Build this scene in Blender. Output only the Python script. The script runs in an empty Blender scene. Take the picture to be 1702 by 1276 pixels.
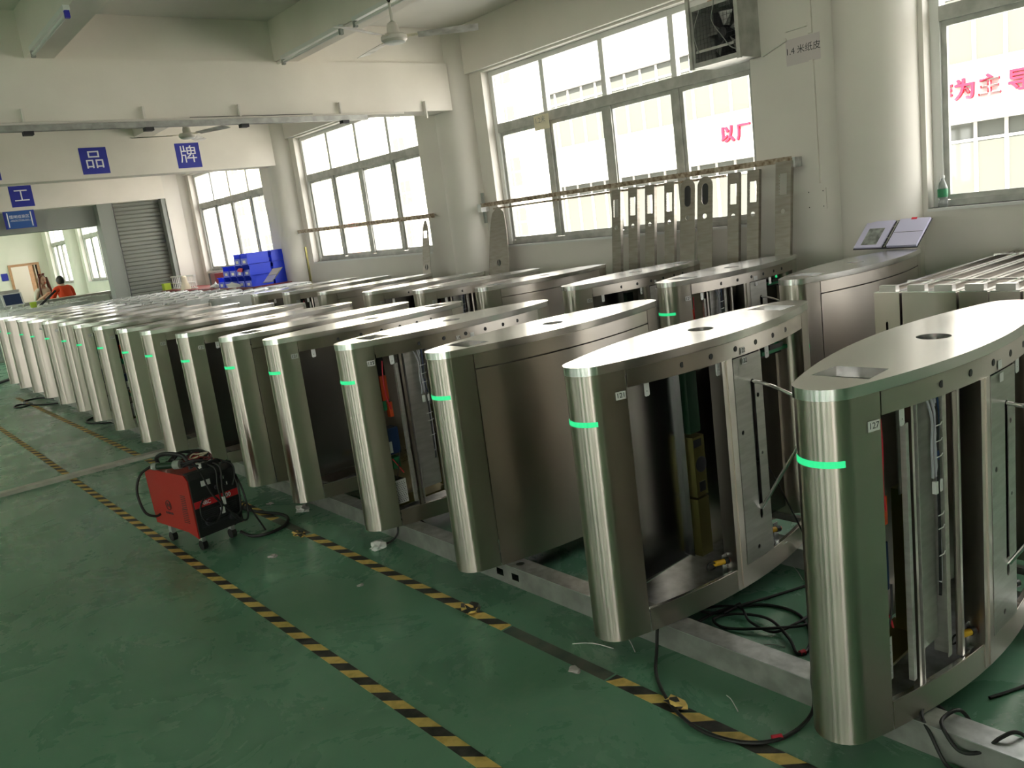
import bpy, bmesh, math, random
from mathutils import Vector, Matrix
random.seed(7)
SC = bpy.context.scene
COL = SC.collection
PI = math.pi

# ------------------------------------------------------------ camera
cam = bpy.data.cameras.new('camera'); CAM = bpy.data.objects.new('camera', cam); COL.objects.link(CAM)
cam.sensor_fit = 'HORIZONTAL'; cam.sensor_width = 36.0
cam.lens = 36.0 * 1395.97 / 1702.0
cam.clip_start = 0.05; cam.clip_end = 300
CAM.location = (0, 0, 1.6208)
CAM.rotation_euler = (math.radians(78.6189), math.radians(7.2839), math.radians(-39.6885))
SC.camera = CAM

# ------------------------------------------------------------ world, light, exposure
W = bpy.data.worlds.new('sky'); SC.world = W; W.use_nodes = True
wn = W.node_tree; bg = wn.nodes['Background']
bg.inputs['Color'].default_value = (1.0, 0.95, 0.92, 1); bg.inputs['Strength'].default_value = 1.0
sun = bpy.data.lights.new('sun', 'SUN'); sun.energy = 5.5; sun.angle = math.radians(2); sun.color = (1.0, .87, .75)
SUN = bpy.data.objects.new('sun', sun); COL.objects.link(SUN)
SUN.rotation_euler = Vector((-.62, -.30, .55)).to_track_quat('Z', 'Y').to_euler()
SC.view_settings.view_transform = 'Standard'; SC.view_settings.look = 'None'
SC.view_settings.gamma = 1.0; SC.view_settings.use_curve_mapping = False
SC.view_settings.exposure = 3.32
SC.cycles.max_bounces = 10; SC.cycles.diffuse_bounces = 6; SC.cycles.glossy_bounces = 5
SC.cycles.transparent_max_bounces = 12; SC.cycles.transmission_bounces = 6
SC.cycles.caustics_reflective = False; SC.cycles.caustics_refractive = False
SC.cycles.use_denoising = True; SC.cycles.sample_clamp_indirect = 6.0

XW = 5.75            # inner face of the window wall
CEIL = 3.60
WIN_Y = [(-0.60, 2.63), (3.92, 7.15), (8.48, 11.65), (13.0, 16.19), (22.3, 25.35), (26.9, 29.4), (30.45, 31.9)]  # last one is added to light the room past the doorway
WIN_Z = (1.31, 3.10)
XL = -12.5           # left wall
LWIN_Y = [(-10.6, -7.0), (-5.6, -2.0), (0.3, 2.9), (5.4, 7.0), (9.9, 11.5), (13.7, 15.3)]
HALL_ADDED_WIN = [(17.8, 20.2), (22.3, 24.7), (26.8, 29.2)]  # unseen windows added to brighten the far hall
def portal(y0, y1, z0, z1, x, side):
    L = bpy.data.lights.new('window_portal', 'AREA'); L.shape = 'RECTANGLE'
    L.size = z1 - z0; L.size_y = y1 - y0; L.cycles.is_portal = True
    o = bpy.data.objects.new('window_portal', L); COL.objects.link(o)
    o.location = (x, (y0 + y1) / 2, (z0 + z1) / 2)
    o.rotation_euler = (0, PI / 2 * side, 0)
for (a, b) in WIN_Y: portal(a, b, WIN_Z[0], WIN_Z[1], 6.02, 1)
for (a, b) in LWIN_Y: portal(a, b, .9, 3.3, XL - 0.27, -1)
for (a, b) in HALL_ADDED_WIN: portal(a, b, .9, 3.2, -1.47, -1)

BACK_OPEN = [(-11.9, -8.4, 0.0, 3.2)]  # added opening, lights the gates from behind the camera
for (xa, xb, za, zb) in BACK_OPEN:
    L = bpy.data.lights.new('window_portal', 'AREA'); L.shape = 'RECTANGLE'; L.size = xb - xa; L.size_y = zb - za; L.cycles.is_portal = True
    o = bpy.data.objects.new('window_portal', L); COL.objects.link(o); o.location = ((xa + xb) / 2, -12.27, (za + zb) / 2); o.rotation_euler = (PI / 2, 0, 0)

# ------------------------------------------------------------ materials
def mat(name, color=(.8, .8, .8), rough=.5, metal=0.0, emit=None, estr=0, alpha=1, spec=.5, coat=0, trans=0):
    m = bpy.data.materials.new(name); m.use_nodes = True
    p = m.node_tree.nodes['Principled BSDF']
    p.inputs['Base Color'].default_value = (*color, 1); p.inputs['Roughness'].default_value = rough
    p.inputs['Metallic'].default_value = metal; p.inputs['Specular IOR Level'].default_value = spec
    p.inputs['Coat Weight'].default_value = coat; p.inputs['Transmission Weight'].default_value = trans
    if emit: p.inputs['Emission Color'].default_value = (*emit, 1); p.inputs['Emission Strength'].default_value = estr
    return m
def nodes(m): return m.node_tree.nodes, m.node_tree.links, m.node_tree.nodes['Principled BSDF']
def noise_tint(m, scale, c1, c2, detail=4, stretch=(1, 1, 1), lo=.35, hi=.65, bump=0, coords='Object', rough=None):
    n, l, p = nodes(m)
    tc = n.new('ShaderNodeTexCoord'); mp = n.new('ShaderNodeMapping'); mp.inputs['Scale'].default_value = stretch
    nz = n.new('ShaderNodeTexNoise'); nz.inputs['Scale'].default_value = scale; nz.inputs['Detail'].default_value = detail
    cr = n.new('ShaderNodeValToRGB')
    cr.color_ramp.elements[0].position = lo; cr.color_ramp.elements[1].position = hi
    cr.color_ramp.elements[0].color = (*c1, 1); cr.color_ramp.elements[1].color = (*c2, 1)
    l.new(tc.outputs[coords], mp.inputs[0]); l.new(mp.outputs[0], nz.inputs['Vector'])
    l.new(nz.outputs['Fac'], cr.inputs[0]); l.new(cr.outputs[0], p.inputs['Base Color'])
    if bump:
        b = n.new('ShaderNodeBump'); b.inputs['Strength'].default_value = bump; b.inputs['Distance'].default_value = .01
        l.new(nz.outputs['Fac'], b.inputs['Height']); l.new(b.outputs[0], p.inputs['Normal'])
    if rough:
        mr = n.new('ShaderNodeMapRange'); mr.inputs['To Min'].default_value = rough[0]; mr.inputs['To Max'].default_value = rough[1]
        l.new(nz.outputs['Fac'], mr.inputs['Value']); l.new(mr.outputs[0], p.inputs['Roughness'])
    return m
def brushed(name, c1, c2, rough=.27, aniso=.75):
    """hairline stainless steel: fine horizontal grain"""
    m = mat(name, c1, rough, 1.0)
    n, l, p = nodes(m)
    p.inputs['Anisotropic'].default_value = aniso; p.inputs['Anisotropic Rotation'].default_value = .25
    tg = n.new('ShaderNodeTangent'); tg.direction_type = 'RADIAL'; tg.axis = 'Z'
    l.new(tg.outputs[0], p.inputs['Tangent'])
    tc = n.new('ShaderNodeTexCoord'); mp = n.new('ShaderNodeMapping'); mp.inputs['Scale'].default_value = (2.5, 2.5, 420)
    nz = n.new('ShaderNodeTexNoise'); nz.inputs['Scale'].default_value = 1.5; nz.inputs['Detail'].default_value = 3
    n2 = n.new('ShaderNodeTexNoise'); n2.inputs['Scale'].default_value = 3.0; n2.inputs['Detail'].default_value = 3
    l.new(tc.outputs['Object'], mp.inputs[0]); l.new(mp.outputs[0], nz.inputs['Vector']); l.new(tc.outputs['Object'], n2.inputs['Vector'])
    mx = n.new('ShaderNodeMath'); mx.operation = 'MULTIPLY_ADD'; mx.inputs[1].default_value = .16
    l.new(nz.outputs['Fac'], mx.inputs[0]); 
    h = n.new('ShaderNodeMath'); h.operation = 'MULTIPLY'; h.inputs[1].default_value = .84; l.new(n2.outputs['Fac'], h.inputs[0]); l.new(h.outputs[0], mx.inputs[2])
    cr = n.new('ShaderNodeValToRGB'); cr.color_ramp.elements[0].position = .35; cr.color_ramp.elements[1].position = .65
    cr.color_ramp.elements[0].color = (*c1, 1); cr.color_ramp.elements[1].color = (*c2, 1)
    l.new(mx.outputs[0], cr.inputs[0]); l.new(cr.outputs[0], p.inputs['Base Color'])
    mr = n.new('ShaderNodeMapRange'); mr.inputs['From Min'].default_value = .3; mr.inputs['From Max'].default_value = .7
    mr.inputs['To Min'].default_value = rough - .03; mr.inputs['To Max'].default_value = rough + .04
    l.new(mx.outputs[0], mr.inputs['Value']); l.new(mr.outputs[0], p.inputs['Roughness'])
    return m

M = {}
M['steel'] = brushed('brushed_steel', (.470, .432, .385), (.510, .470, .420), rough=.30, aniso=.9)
M['steel_lit'] = brushed('brushed_steel_lit', (.78, .775, .765), (.86, .855, .845), rough=.20, aniso=0)  # gate steel lightened so tops carry the bright window reflection in their colour
M['steel_flat'] = noise_tint(mat('satin_steel', (.6, .59, .57), .34, 1.0), 6, (.43, .415, .39), (.52, .50, .475), 5, (1, 1, 8))
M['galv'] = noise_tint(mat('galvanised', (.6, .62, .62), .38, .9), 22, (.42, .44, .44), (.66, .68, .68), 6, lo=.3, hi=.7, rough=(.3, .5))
M['sheet'] = noise_tint(mat('grey_sheet_metal', (.42, .41, .38), .42, .7), 8, (.44, .425, .395), (.53, .515, .485), 5, (1, 1, 6))
M['strip'] = noise_tint(mat('dull_strip_metal', (.3, .27, .235), .4, .75), 8, (.27, .245, .21), (.34, .31, .27), 5, (1, 1, 6))
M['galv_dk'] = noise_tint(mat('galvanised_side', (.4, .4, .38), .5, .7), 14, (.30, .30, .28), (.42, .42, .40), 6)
M['chrome'] = mat('chrome', (.8, .8, .8), .12, 1.0)
M['dark'] = mat('dark_inside', (.02, .02, .022), .5)
M['black'] = mat('black_plastic', (.012, .012, .013), .45)
M['rubber'] = mat('black_rubber', (.010, .010, .010), .55)
M['led'] = mat('green_light', (.02, .5, .25), .4, emit=(.03, .68, .23), estr=1.0 / 2 ** SC.view_settings.exposure)
M['glass_dk'] = mat('reader_glass', (.10, .10, .095), .12, 0, coat=.3)
M['tag'] = mat('paper_tag', (.74, .73, .72), .6)
M['ink'] = mat('ink', (.03, .03, .035), .6)
M['white'] = mat('white_plastic', (.75, .75, .73), .5)
M['grey_wire'] = mat('grey_wire', (.42, .41, .46), .5)
M['green_pcb'] = mat('circuit_green', (.02, .22, .09), .45)
M['olive'] = mat('passivated_zinc', (.20, .18, .06), .35, .8)
M['green_dk'] = mat('dark_green_case', (.005, .028, .011), .4)
M['shaded_steel'] = mat('inner_shaded_steel', (.30, .30, .30), .24, 1.0)  # plain steel darkened in colour for the dark inside it reflects
M['orange'] = mat('orange_part', (.75, .10, .03), .5)
M['blue_dk'] = mat('dark_blue_part', (.01, .03, .10), .45)
M['yellow'] = mat('yellow_sensor', (.85, .48, .03), .45)
M['red'] = mat('red_paint', (.42, .018, .014), .42, coat=.15)
M['red2'] = mat('red_label', (.62, .02, .03), .5)
M['redcap'] = mat('red_tape', (.7, .03, .06), .5)
M['blue'] = mat('sign_blue', (.020, .028, .34), .5)
M['blue2'] = mat('panel_blue', (.012, .09, .36), .4)
M['binblue'] = mat('bin_blue', (.012, .05, .75), .4)
M['letter'] = mat('letter_white', (.86, .86, .92), .5)
M['letter_red'] = mat('letter_red', (.34, .012, .03), .7, spec=.1)
M['alu'] = noise_tint(mat('window_aluminium', (.5, .5, .47), .45, .15), 9, (.36, .36, .33), (.50, .50, .47), 5)
M['alu_w'] = mat('window_frame_white', (.72, .72, .70), .45)
M['wall'] = noise_tint(mat('wall_plaster', (.72, .70, .65), .62, spec=.3), 1.3, (.69, .655, .605), (.76, .72, .665), 6, bump=.06, lo=.3, hi=.7)
M['beam'] = noise_tint(mat('beam_plaster', (.74, .72, .67), .65, spec=.3), 2.0, (.74, .695, .63), (.81, .765, .70), 8, bump=.25, lo=.3, hi=.7)
M['ceil'] = noise_tint(mat('ceiling_plaster', (.70, .70, .66), .7, spec=.2), 1.0, (.68, .665, .615), (.75, .735, .685), 5, bump=.05)
M['conc'] = noise_tint(mat('outdoor_ground', (.45, .45, .43), .8), .6, (.40, .40, .38), (.52, .52, .50), 6)
M['wood'] = noise_tint(mat('door_wood', (.45, .24, .13), .5), 4, (.38, .19, .10), (.50, .28, .16), 5, (1, 1, 12))
M['shutter'] = mat('shutter_grey', (.17, .18, .155), .5, .1)
M['jamb'] = mat('jamb_grey', (.27, .285, .26), .6)
M['cover'] = noise_tint(mat('cable_cover_metal', (.5, .48, .44), .4, .35), 12, (.55, .53, .48), (.70, .68, .62), 5)
M['rust'] = noise_tint(mat('worn_rail', (.35, .25, .15), .55, .5), 30, (.18, .12, .07), (.50, .42, .33), 6)
M['paper'] = mat('paper', (.60, .54, .54), .7)
M['lilac'] = mat('plastic_sleeve', (.62, .60, .80), .25)
M['maroon'] = mat('maroon_board', (.20, .03, .03), .5)
M['film'] = mat('cloudy_film', (.62, .63, .62), .22, 0, spec=.7)
M['cream'] = mat('cream', (.72, .66, .50), .6)
M['skin'] = mat('skin', (.62, .38, .28), .5)
M['hair_r'] = mat('auburn_hair', (.16, .045, .025), .5)
M['hair_k'] = mat('black_hair', (.03, .025, .022), .5)
M['shirt_o'] = mat('orange_shirt', (.85, .07, .015), .7)
M['shirt_w'] = mat('pale_top', (.70, .66, .60), .7)
M['pink'] = mat('pink_cloth', (.55, .22, .22), .7)
M['trouser'] = mat('dark_trousers', (.04, .04, .06), .7)
M['photo'] = noise_tint(mat('printed_photo', (.2, .22, .2), .4), 22, (.12, .13, .12), (.34, .36, .34), 3)
M['lime'] = mat('lime_plastic', (.45, .62, .05), .5)

def glass_mat():
    m = bpy.data.materials.new('window_glass'); m.use_nodes = True
    n = m.node_tree.nodes; l = m.node_tree.links; n.clear()
    o = n.new('ShaderNodeOutputMaterial'); t = n.new('ShaderNodeBsdfTransparent'); t.inputs[0].default_value = (.93, .95, .94, 1)
    g = n.new('ShaderNodeBsdfGlossy'); g.inputs['Roughness'].default_value = .03
    lw = n.new('ShaderNodeLayerWeight'); lw.inputs['Blend'].default_value = .5
    pw = n.new('ShaderNodeMath'); pw.operation = 'POWER'; pw.inputs[1].default_value = 5; l.new(lw.outputs['Facing'], pw.inputs[0])
    f = n.new('ShaderNodeMath'); f.operation = 'MULTIPLY_ADD'; f.inputs[1].default_value = .6; f.inputs[2].default_value = .03; l.new(pw.outputs[0], f.inputs[0]); mx = n.new('ShaderNodeMixShader')
    l.new(f.outputs[0], mx.inputs[0]); l.new(t.outputs[0], mx.inputs[1]); l.new(g.outputs[0], mx.inputs[2]); l.new(mx.outputs[0], o.inputs[0])
    return m
M['glass'] = glass_mat()

def floor_mat():
    m = mat('epoxy_floor', (.03, .12, .06), .3, spec=.5)
    n, l, p = nodes(m)
    tc = n.new('ShaderNodeTexCoord')
    def nz(scale, detail, stretch=(1, 1, 1), rough=.6, dist=0):
        mp = n.new('ShaderNodeMapping'); mp.inputs['Scale'].default_value = stretch
        x = n.new('ShaderNodeTexNoise'); x.inputs['Scale'].default_value = scale; x.inputs['Detail'].default_value = detail
        x.inputs['Roughness'].default_value = rough; x.inputs['Distortion'].default_value = dist
        l.new(tc.outputs['Object'], mp.inputs[0]); l.new(mp.outputs[0], x.inputs['Vector']); return x
    def ramp(src, lo, hi, c1, c2):
        cr = n.new('ShaderNodeValToRGB'); cr.color_ramp.elements[0].position = lo; cr.color_ramp.elements[1].position = hi
        cr.color_ramp.elements[0].color = (*c1, 1); cr.color_ramp.elements[1].color = (*c2, 1); l.new(src, cr.inputs[0]); return cr
    big = nz(.55, 6); base = ramp(big.outputs['Fac'], .3, .7, (.135, .310, .200), (.195, .395, .270))
    wear = nz(2.2, 10, (1, 1, 1), .72, .6); wr = ramp(wear.outputs['Fac'], .55, .80, (0, 0, 0), (.45, .45, .45))
    m1 = n.new('ShaderNodeMix'); m1.data_type = 'RGBA'; l.new(wr.outputs[0], m1.inputs[0]); l.new(base.outputs[0], m1.inputs[6]); m1.inputs[7].default_value = (.38, .48, .37, 1)
    sc = nz(7, 12, (1, .22, 1), .8, 1.2); sr = ramp(sc.outputs['Fac'], .66, .74, (0, 0, 0), (.55, .55, .55))
    m2 = n.new('ShaderNodeMix'); m2.data_type = 'RGBA'; l.new(sr.outputs[0], m2.inputs[0]); l.new(m1.outputs[2], m2.inputs[6]); m2.inputs[7].default_value = (.09, .19, .12, 1)
    # hairline cracks and pale specks
    wn_ = nz(1.6, 4); vm = n.new('ShaderNodeVectorMath'); vm.operation = 'MULTIPLY_ADD'; vm.inputs[1].default_value = (.5, .5, .5)
    l.new(wn_.outputs['Color'], vm.inputs[0]); l.new(tc.outputs['Object'], vm.inputs[2])
    vo = n.new('ShaderNodeTexVoronoi'); vo.feature = 'DISTANCE_TO_EDGE'; vo.inputs['Scale'].default_value = .75; l.new(vm.outputs[0], vo.inputs['Vector'])
    ck = ramp(vo.outputs['Distance'], .0015, .0045, (1, 1, 1), (0, 0, 0)); mk = ramp(big.outputs['Fac'], .50, .60, (0, 0, 0), (.55, .55, .55))
    mm_ = n.new('ShaderNodeMath'); mm_.operation = 'MULTIPLY'; l.new(ck.outputs[0], mm_.inputs[0]); l.new(mk.outputs[0], mm_.inputs[1])
    m3 = n.new('ShaderNodeMix'); m3.data_type = 'RGBA'; l.new(mm_.outputs[0], m3.inputs[0]); l.new(m2.outputs[2], m3.inputs[6]); m3.inputs[7].default_value = (.03, .06, .04, 1)
    sp_ = nz(38, 3, rough=.5); sr_ = ramp(sp_.outputs['Fac'], .735, .76, (0, 0, 0), (.7, .7, .7))
    m4 = n.new('ShaderNodeMix'); m4.data_type = 'RGBA'; l.new(sr_.outputs[0], m4.inputs[0]); l.new(m3.outputs[2], m4.inputs[6]); m4.inputs[7].default_value = (.50, .55, .45, 1)
    st_ = nz(9, 6, (1, .06, 1), .6); st = ramp(st_.outputs['Fac'], .70, .73, (0, 0, 0), (.35, .35, .35))
    m5 = n.new('ShaderNodeMix'); m5.data_type = 'RGBA'; l.new(st.outputs[0], m5.inputs[0]); l.new(m4.outputs[2], m5.inputs[6]); m5.inputs[7].default_value = (.42, .50, .40, 1)
    l.new(m5.outputs[2], p.inputs['Base Color'])
    mr = n.new('ShaderNodeMapRange'); mr.inputs['To Min'].default_value = .16; mr.inputs['To Max'].default_value = .46
    mr.inputs['From Min'].default_value = .3; mr.inputs['From Max'].default_value = .75
    l.new(wear.outputs['Fac'], mr.inputs['Value']); l.new(mr.outputs[0], p.inputs['Roughness'])
    b = n.new('ShaderNodeBump'); b.inputs['Strength'].default_value = .12; b.inputs['Distance'].default_value = .01
    l.new(big.outputs['Fac'], b.inputs['Height']); l.new(b.outputs[0], p.inputs['Normal'])
    return m
M['floor'] = floor_mat()

# ------------------------------------------------------------ mesh helpers
class B:
    def __init__(s): s.v = []; s.f = []; s.m = []; s.mats = []
    def mi(s, key):
        if key not in s.mats: s.mats.append(key)
        return s.mats.index(key)
    def add(s, vs, fs, key):
        k = len(s.v); mi = s.mi(key); s.v += [tuple(v) for v in vs]
        for f in fs: s.f.append(tuple(k + i for i in f)); s.m.append(mi)
        return s
    def box(s, x0, x1, y0, y1, z0, z1, key, T=None):
        vs = [Vector((x, y, z)) for z in (z0, z1) for y in (y0, y1) for x in (x0, x1)]
        if T: vs = [T @ v for v in vs]
        return s.add(vs, [(0, 2, 3, 1), (4, 5, 7, 6), (0, 1, 5, 4), (2, 6, 7, 3), (0, 4, 6, 2), (1, 3, 7, 5)], key)
    def prism(s, poly, z0, z1, key, T=None):
        n = len(poly); vs = [Vector((x, y, z0)) for x, y in poly] + [Vector((x, y, z1)) for x, y in poly]
        if T: vs = [T @ v for v in vs]
        fs = [tuple(range(n - 1, -1, -1)), tuple(range(n, 2 * n))] + [(i, (i + 1) % n, n + (i + 1) % n, n + i) for i in range(n)]
        return s.add(vs, fs, key)
    def ribbon(s, pts, z0, z1, t, key):
        """upright sheet following a plan polyline, thickness t on its right-hand side"""
        n = len(pts); nr = []
        for i in range(n):
            a = Vector(pts[max(i - 1, 0)]); b = Vector(pts[min(i + 1, n - 1)]); d = (b - a).normalized(); nr.append(Vector((-d.y, d.x)))
        vs = []
        for i in range(n):
            o = Vector(pts[i]); q = o + nr[i] * t
            vs += [(o.x, o.y, z0), (o.x, o.y, z1), (q.x, q.y, z0), (q.x, q.y, z1)]
        fs = []
        for i in range(n - 1):
            a = 4 * i; b = a + 4
            fs += [(a, b, b + 1, a + 1), (a + 2, a + 3, b + 3, b + 2), (a + 1, b + 1, b + 3, a + 3), (a, a + 2, b + 2, b)]
        e = 4 * (n - 1); fs += [(0, 1, 3, 2), (e, e + 2, e + 3, e + 1)]
        return s.add(vs, fs, key)
    def tube(s, pts, r, key, n=8, close=False):
        pts = [Vector(p) for p in pts]; k = len(pts); vs = []; up = Vector((0, 0, 1)); prev = None
        for i in range(k):
            if close: d = pts[(i + 1) % k] - pts[i - 1]
            else: d = pts[min(i + 1, k - 1)] - pts[max(i - 1, 0)]
            d.normalize()
            u = prev - d * prev.dot(d) if prev else (up.cross(d) if abs(d.z) < .95 else Vector((1, 0, 0)).cross(d))
            u.normalize(); prev = u; w = d.cross(u); rr = r[i] if isinstance(r, (list, tuple)) else r
            vs += [pts[i] + (u * math.cos(2 * PI * j / n) + w * math.sin(2 * PI * j / n)) * rr for j in range(n)]
        fs = []
        for i in range(k if close else k - 1):
            a = i * n; b = ((i + 1) % k) * n
            fs += [(a + j, a + (j + 1) % n, b + (j + 1) % n, b + j) for j in range(n)]
        if not close: fs += [tuple(range(n - 1, -1, -1)), tuple(range((k - 1) * n, k * n))]
        return s.add(vs, fs, key)
    def cyl(s, a, b, r, key, n=16): return s.tube([a, b], r, key, n)
    def lathe(s, prof, key, n=24, T=None):
        vs = []
        for r, z in prof: vs += [Vector((r * math.cos(2 * PI * j / n), r * math.sin(2 * PI * j / n), z)) for j in range(n)]
        if T: vs = [T @ v for v in vs]
        fs = []
        for i in range(len(prof) - 1): fs += [(i * n + j, i * n + (j + 1) % n, (i + 1) * n + (j + 1) % n, (i + 1) * n + j) for j in range(n)]
        fs += [tuple(range(n - 1, -1, -1)), tuple(range((len(prof) - 1) * n, len(prof) * n))]
        return s.add(vs, fs, key)
    def holed(s, outer, holes, t, key, T):
        """flat plate in the local xy plane with holes, thickness t, placed by T"""
        bm = bmesh.new(); es = []
        for loop in [outer] + holes:
            vv = [bm.verts.new((x, y, 0)) for x, y in loop]
            es += [bm.edges.new((vv[i], vv[(i + 1) % len(vv)])) for i in range(len(vv))]
        bmesh.ops.triangle_fill(bm, use_beauty=True, use_dissolve=False, edges=es)
        bm.verts.index_update()
        vs = [v.co.copy() for v in bm.verts]; k = len(vs)
        tri = []
        for f in bm.faces:
            ids = [v.index for v in f.verts]
            if f.normal.z < 0: ids.reverse()
            tri.append(tuple(ids))
        bm.free()
        allv = [T @ Vector((v.x, v.y, t)) for v in vs] + [T @ Vector((v.x, v.y, 0)) for v in vs]
        fs = list(tri) + [tuple(k + i for i in reversed(f)) for f in tri]
        off = 0
        for li, loop in enumerate([outer] + holes):
            n = len(loop)
            for i in range(n):
                a = off + i; b = off + (i + 1) % n
                fs.append((a, b, k + b, k + a) if li else (a, k + a, k + b, b))
            off += n
        return s.add(allv, fs, key)
    def mesh(s, name, smooth=.55):
        me = bpy.data.meshes.new(name); me.from_pydata(s.v, [], s.f)
        for k in s.mats: me.materials.append(M[k])
        me.polygons.foreach_set('material_index', s.m)
        if smooth: me.shade_smooth(); me.set_sharp_from_angle(angle=smooth)
        me.validate(); me.update()
        return me
    def build(s, name, parent=None, smooth=.55, loc=None, rot=None):
        o = bpy.data.objects.new(name, s.mesh(name, smooth)); COL.objects.link(o)
        if parent: o.parent = parent
        if loc: o.location = loc
        if rot: o.rotation_euler = rot
        return o

def tag(o, label=None, cat=None, group=None, kind=None):
    if label: o['label'] = label
    if cat: o['category'] = cat
    if group: o['group'] = group
    if kind: o['kind'] = kind
    return o
def empty(name, loc=(0, 0, 0), rz=0, label=None, cat=None, group=None, kind=None):
    o = bpy.data.objects.new(name, None); COL.objects.link(o); o.location = loc; o.rotation_euler = (0, 0, rz); o.empty_display_size = .1
    return tag(o, label, cat, group, kind)
def copy_tree(o, parent=None):
    c = o.copy(); COL.objects.link(c)
    if parent: c.parent = parent
    for ch in list(o.children): copy_tree(ch, c)
    return c
def text(name, body, size, loc, rot, key, parent=None, ext=.0005, align='CENTER', bold=0):
    cu = bpy.data.curves.new(name, 'FONT'); cu.body = body; cu.size = size; cu.extrude = ext; cu.offset = bold
    cu.align_x = align; cu.align_y = 'CENTER'; cu.materials.append(M[key])
    tmp = bpy.data.objects.new(name, cu); COL.objects.link(tmp); bpy.context.view_layer.update()
    me = bpy.data.meshes.new_from_object(tmp.evaluated_get(bpy.context.evaluated_depsgraph_get()))
    bpy.data.objects.remove(tmp); bpy.data.curves.remove(cu); me.name = name
    if not me.materials: me.materials.append(M[key])
    o = bpy.data.objects.new(name, me); COL.objects.link(o); o.location = loc; o.rotation_euler = rot
    if parent: o.parent = parent
    return o
def circ(cx, cy, r, n=20, ry=None): return [(cx + r * math.cos(2 * PI * i / n), cy + (ry or r) * math.sin(2 * PI * i / n)) for i in range(n)]
def smoothpath(pts, k=6):
    P = [Vector(p) for p in pts]; P = [P[0]] + P + [P[-1]]; out = []
    for i in range(1, len(P) - 2):
        for j in range(k):
            t = j / k; a, b, c, d = P[i - 1], P[i], P[i + 1], P[i + 2]
            out.append(.5 * ((2 * b) + (c - a) * t + (2 * a - 5 * b + 4 * c - d) * t * t + (3 * b - a - 3 * c + d) * t ** 3))
    out.append(P[-2]); return out
TXZ = lambda y: Matrix.Translation((0, y, 0)) @ Matrix.Rotation(PI / 2, 4, 'X')   # local xy -> world xz, facing -y
FACE_Y = (PI / 2, 0, 0); FACE_X = (PI / 2, 0, -PI / 2)

# ============================================================ THE SETTING
def S(b, name, smooth=.55): return tag(b.build(name, smooth=smooth), kind='structure')
S(B().box(XL - .25, 6.0, -12.25, 16.62, -.2, 0, 'floor').box(-1.45, 6.0, 16.62, 32.3, -.2, 0, 'floor'), 'floor', 0)
S(B().box(-60, 90, -60, 110, -.45, -.22, 'conc'), 'ground', 0)
S(B().box(XL - .25, 6.0, -12.25, 16.62, CEIL, CEIL + .2, 'ceil').box(-1.45, 6.0, 16.62, 32.3, CEIL, CEIL + .2, 'ceil'), 'ceiling', 0)

def wall_with_openings(x0, x1, ops, z0, z1, y0, y1):
    b = B(); ya = y0
    for (a, c) in ops:
        b.box(x0, x1, ya, a, 0, CEIL, 'wall'); b.box(x0, x1, a, c, 0, z0, 'wall'); b.box(x0, x1, a, c, z1, CEIL, 'wall'); ya = c
    b.box(x0, x1, ya, y1, 0, CEIL, 'wall'); return b
S(wall_with_openings(XW, 6.0, WIN_Y, WIN_Z[0], WIN_Z[1], -12.25, 32.3), 'wall_right', 0)
S(wall_with_openings(XL - .25, XL, LWIN_Y, .9, 3.3, -12.25, 16.62), 'wall_left', 0)
# back wall: unseen opening added on the left to let in more daylight
b = B(); bx = XL
for (xa, xb, za, zb) in BACK_OPEN:
    b.box(bx, xa, -12.25, -12.0, 0, CEIL, 'wall'); b.box(xa, xb, -12.25, -12.0, 0, za, 'wall') if za > 0 else None; b.box(xa, xb, -12.25, -12.0, zb, CEIL, 'wall'); bx = xb
b.box(bx, XW, -12.25, -12.0, 0, CEIL, 'wall'); S(b, 'wall_back', 0)
b = B(); ya = 16.62
for (a, c) in HALL_ADDED_WIN:
    b.box(-1.45, -1.2, ya, a, 0, CEIL, 'wall').box(-1.45, -1.2, a, c, 0, .9, 'wall').box(-1.45, -1.2, a, c, 3.2, CEIL, 'wall'); ya = c
b.box(-1.45, -1.2, ya, 30.0, 0, CEIL, 'wall'); S(b, 'wall_hall_left_added', 0)  # unseen wall set close in so its added windows light the hall
# far wall of the inner hall with its doorway
b = B(); b.box(-1.45, 4.70, 30.0, 30.25, 0, CEIL, 'wall'); b.box(5.42, XW, 30.0, 30.25, 0, CEIL, 'wall'); b.box(4.70, 5.42, 30.0, 30.25, 2.0, CEIL, 'wall')
S(b, 'wall_far', 0)
S(B().box(-1.45, XW, 32.1, 32.3, 0, CEIL, 'wall'), 'wall_beyond_doorway', 0)
# shallow beam over the windows
S(B().box(XW - .05, XW, -12, 32, 3.12, CEIL, 'wall'), 'trim_1', 0)
# cross beams and long beams
S(B().box(XL, XW - .2, 7.45, 7.75, 2.775, 3.25, 'beam').box(XL, XW - .2, 7.48, 7.75, 3.25, CEIL, 'beam'), 'beam_1', 0)
S(B().box(XL, XW - .2, 11.93, 12.23, 2.765, CEIL, 'beam'), 'beam_2', 0)
S(B().box(XL, XW - .2, 2.85, 3.15, 3.05, CEIL, 'beam'), 'beam_3', 0)
S(B().box(-1.2, XW - .2, 21.0, 21.3, 2.8, CEIL, 'beam'), 'beam_4', 0)
S(B().box(-1.2, XW - .2, 25.6, 25.9, 2.8, CEIL, 'beam'), 'beam_5', 0)
k = 6
for (xa, xb) in ((1.60, 1.80), (3.64, 3.86), (-.75, -.55), (-3.1, -2.9)):
    S(B().box(xa, xb, -12, 7.48, 3.25, CEIL, 'beam').box(xa, xb, 7.75, 11.93, 3.25, CEIL, 'beam').box(xa, xb, 12.23, 16.4, 3.25, CEIL, 'beam'), 'beam_%d' % k, 0); k += 1
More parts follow.
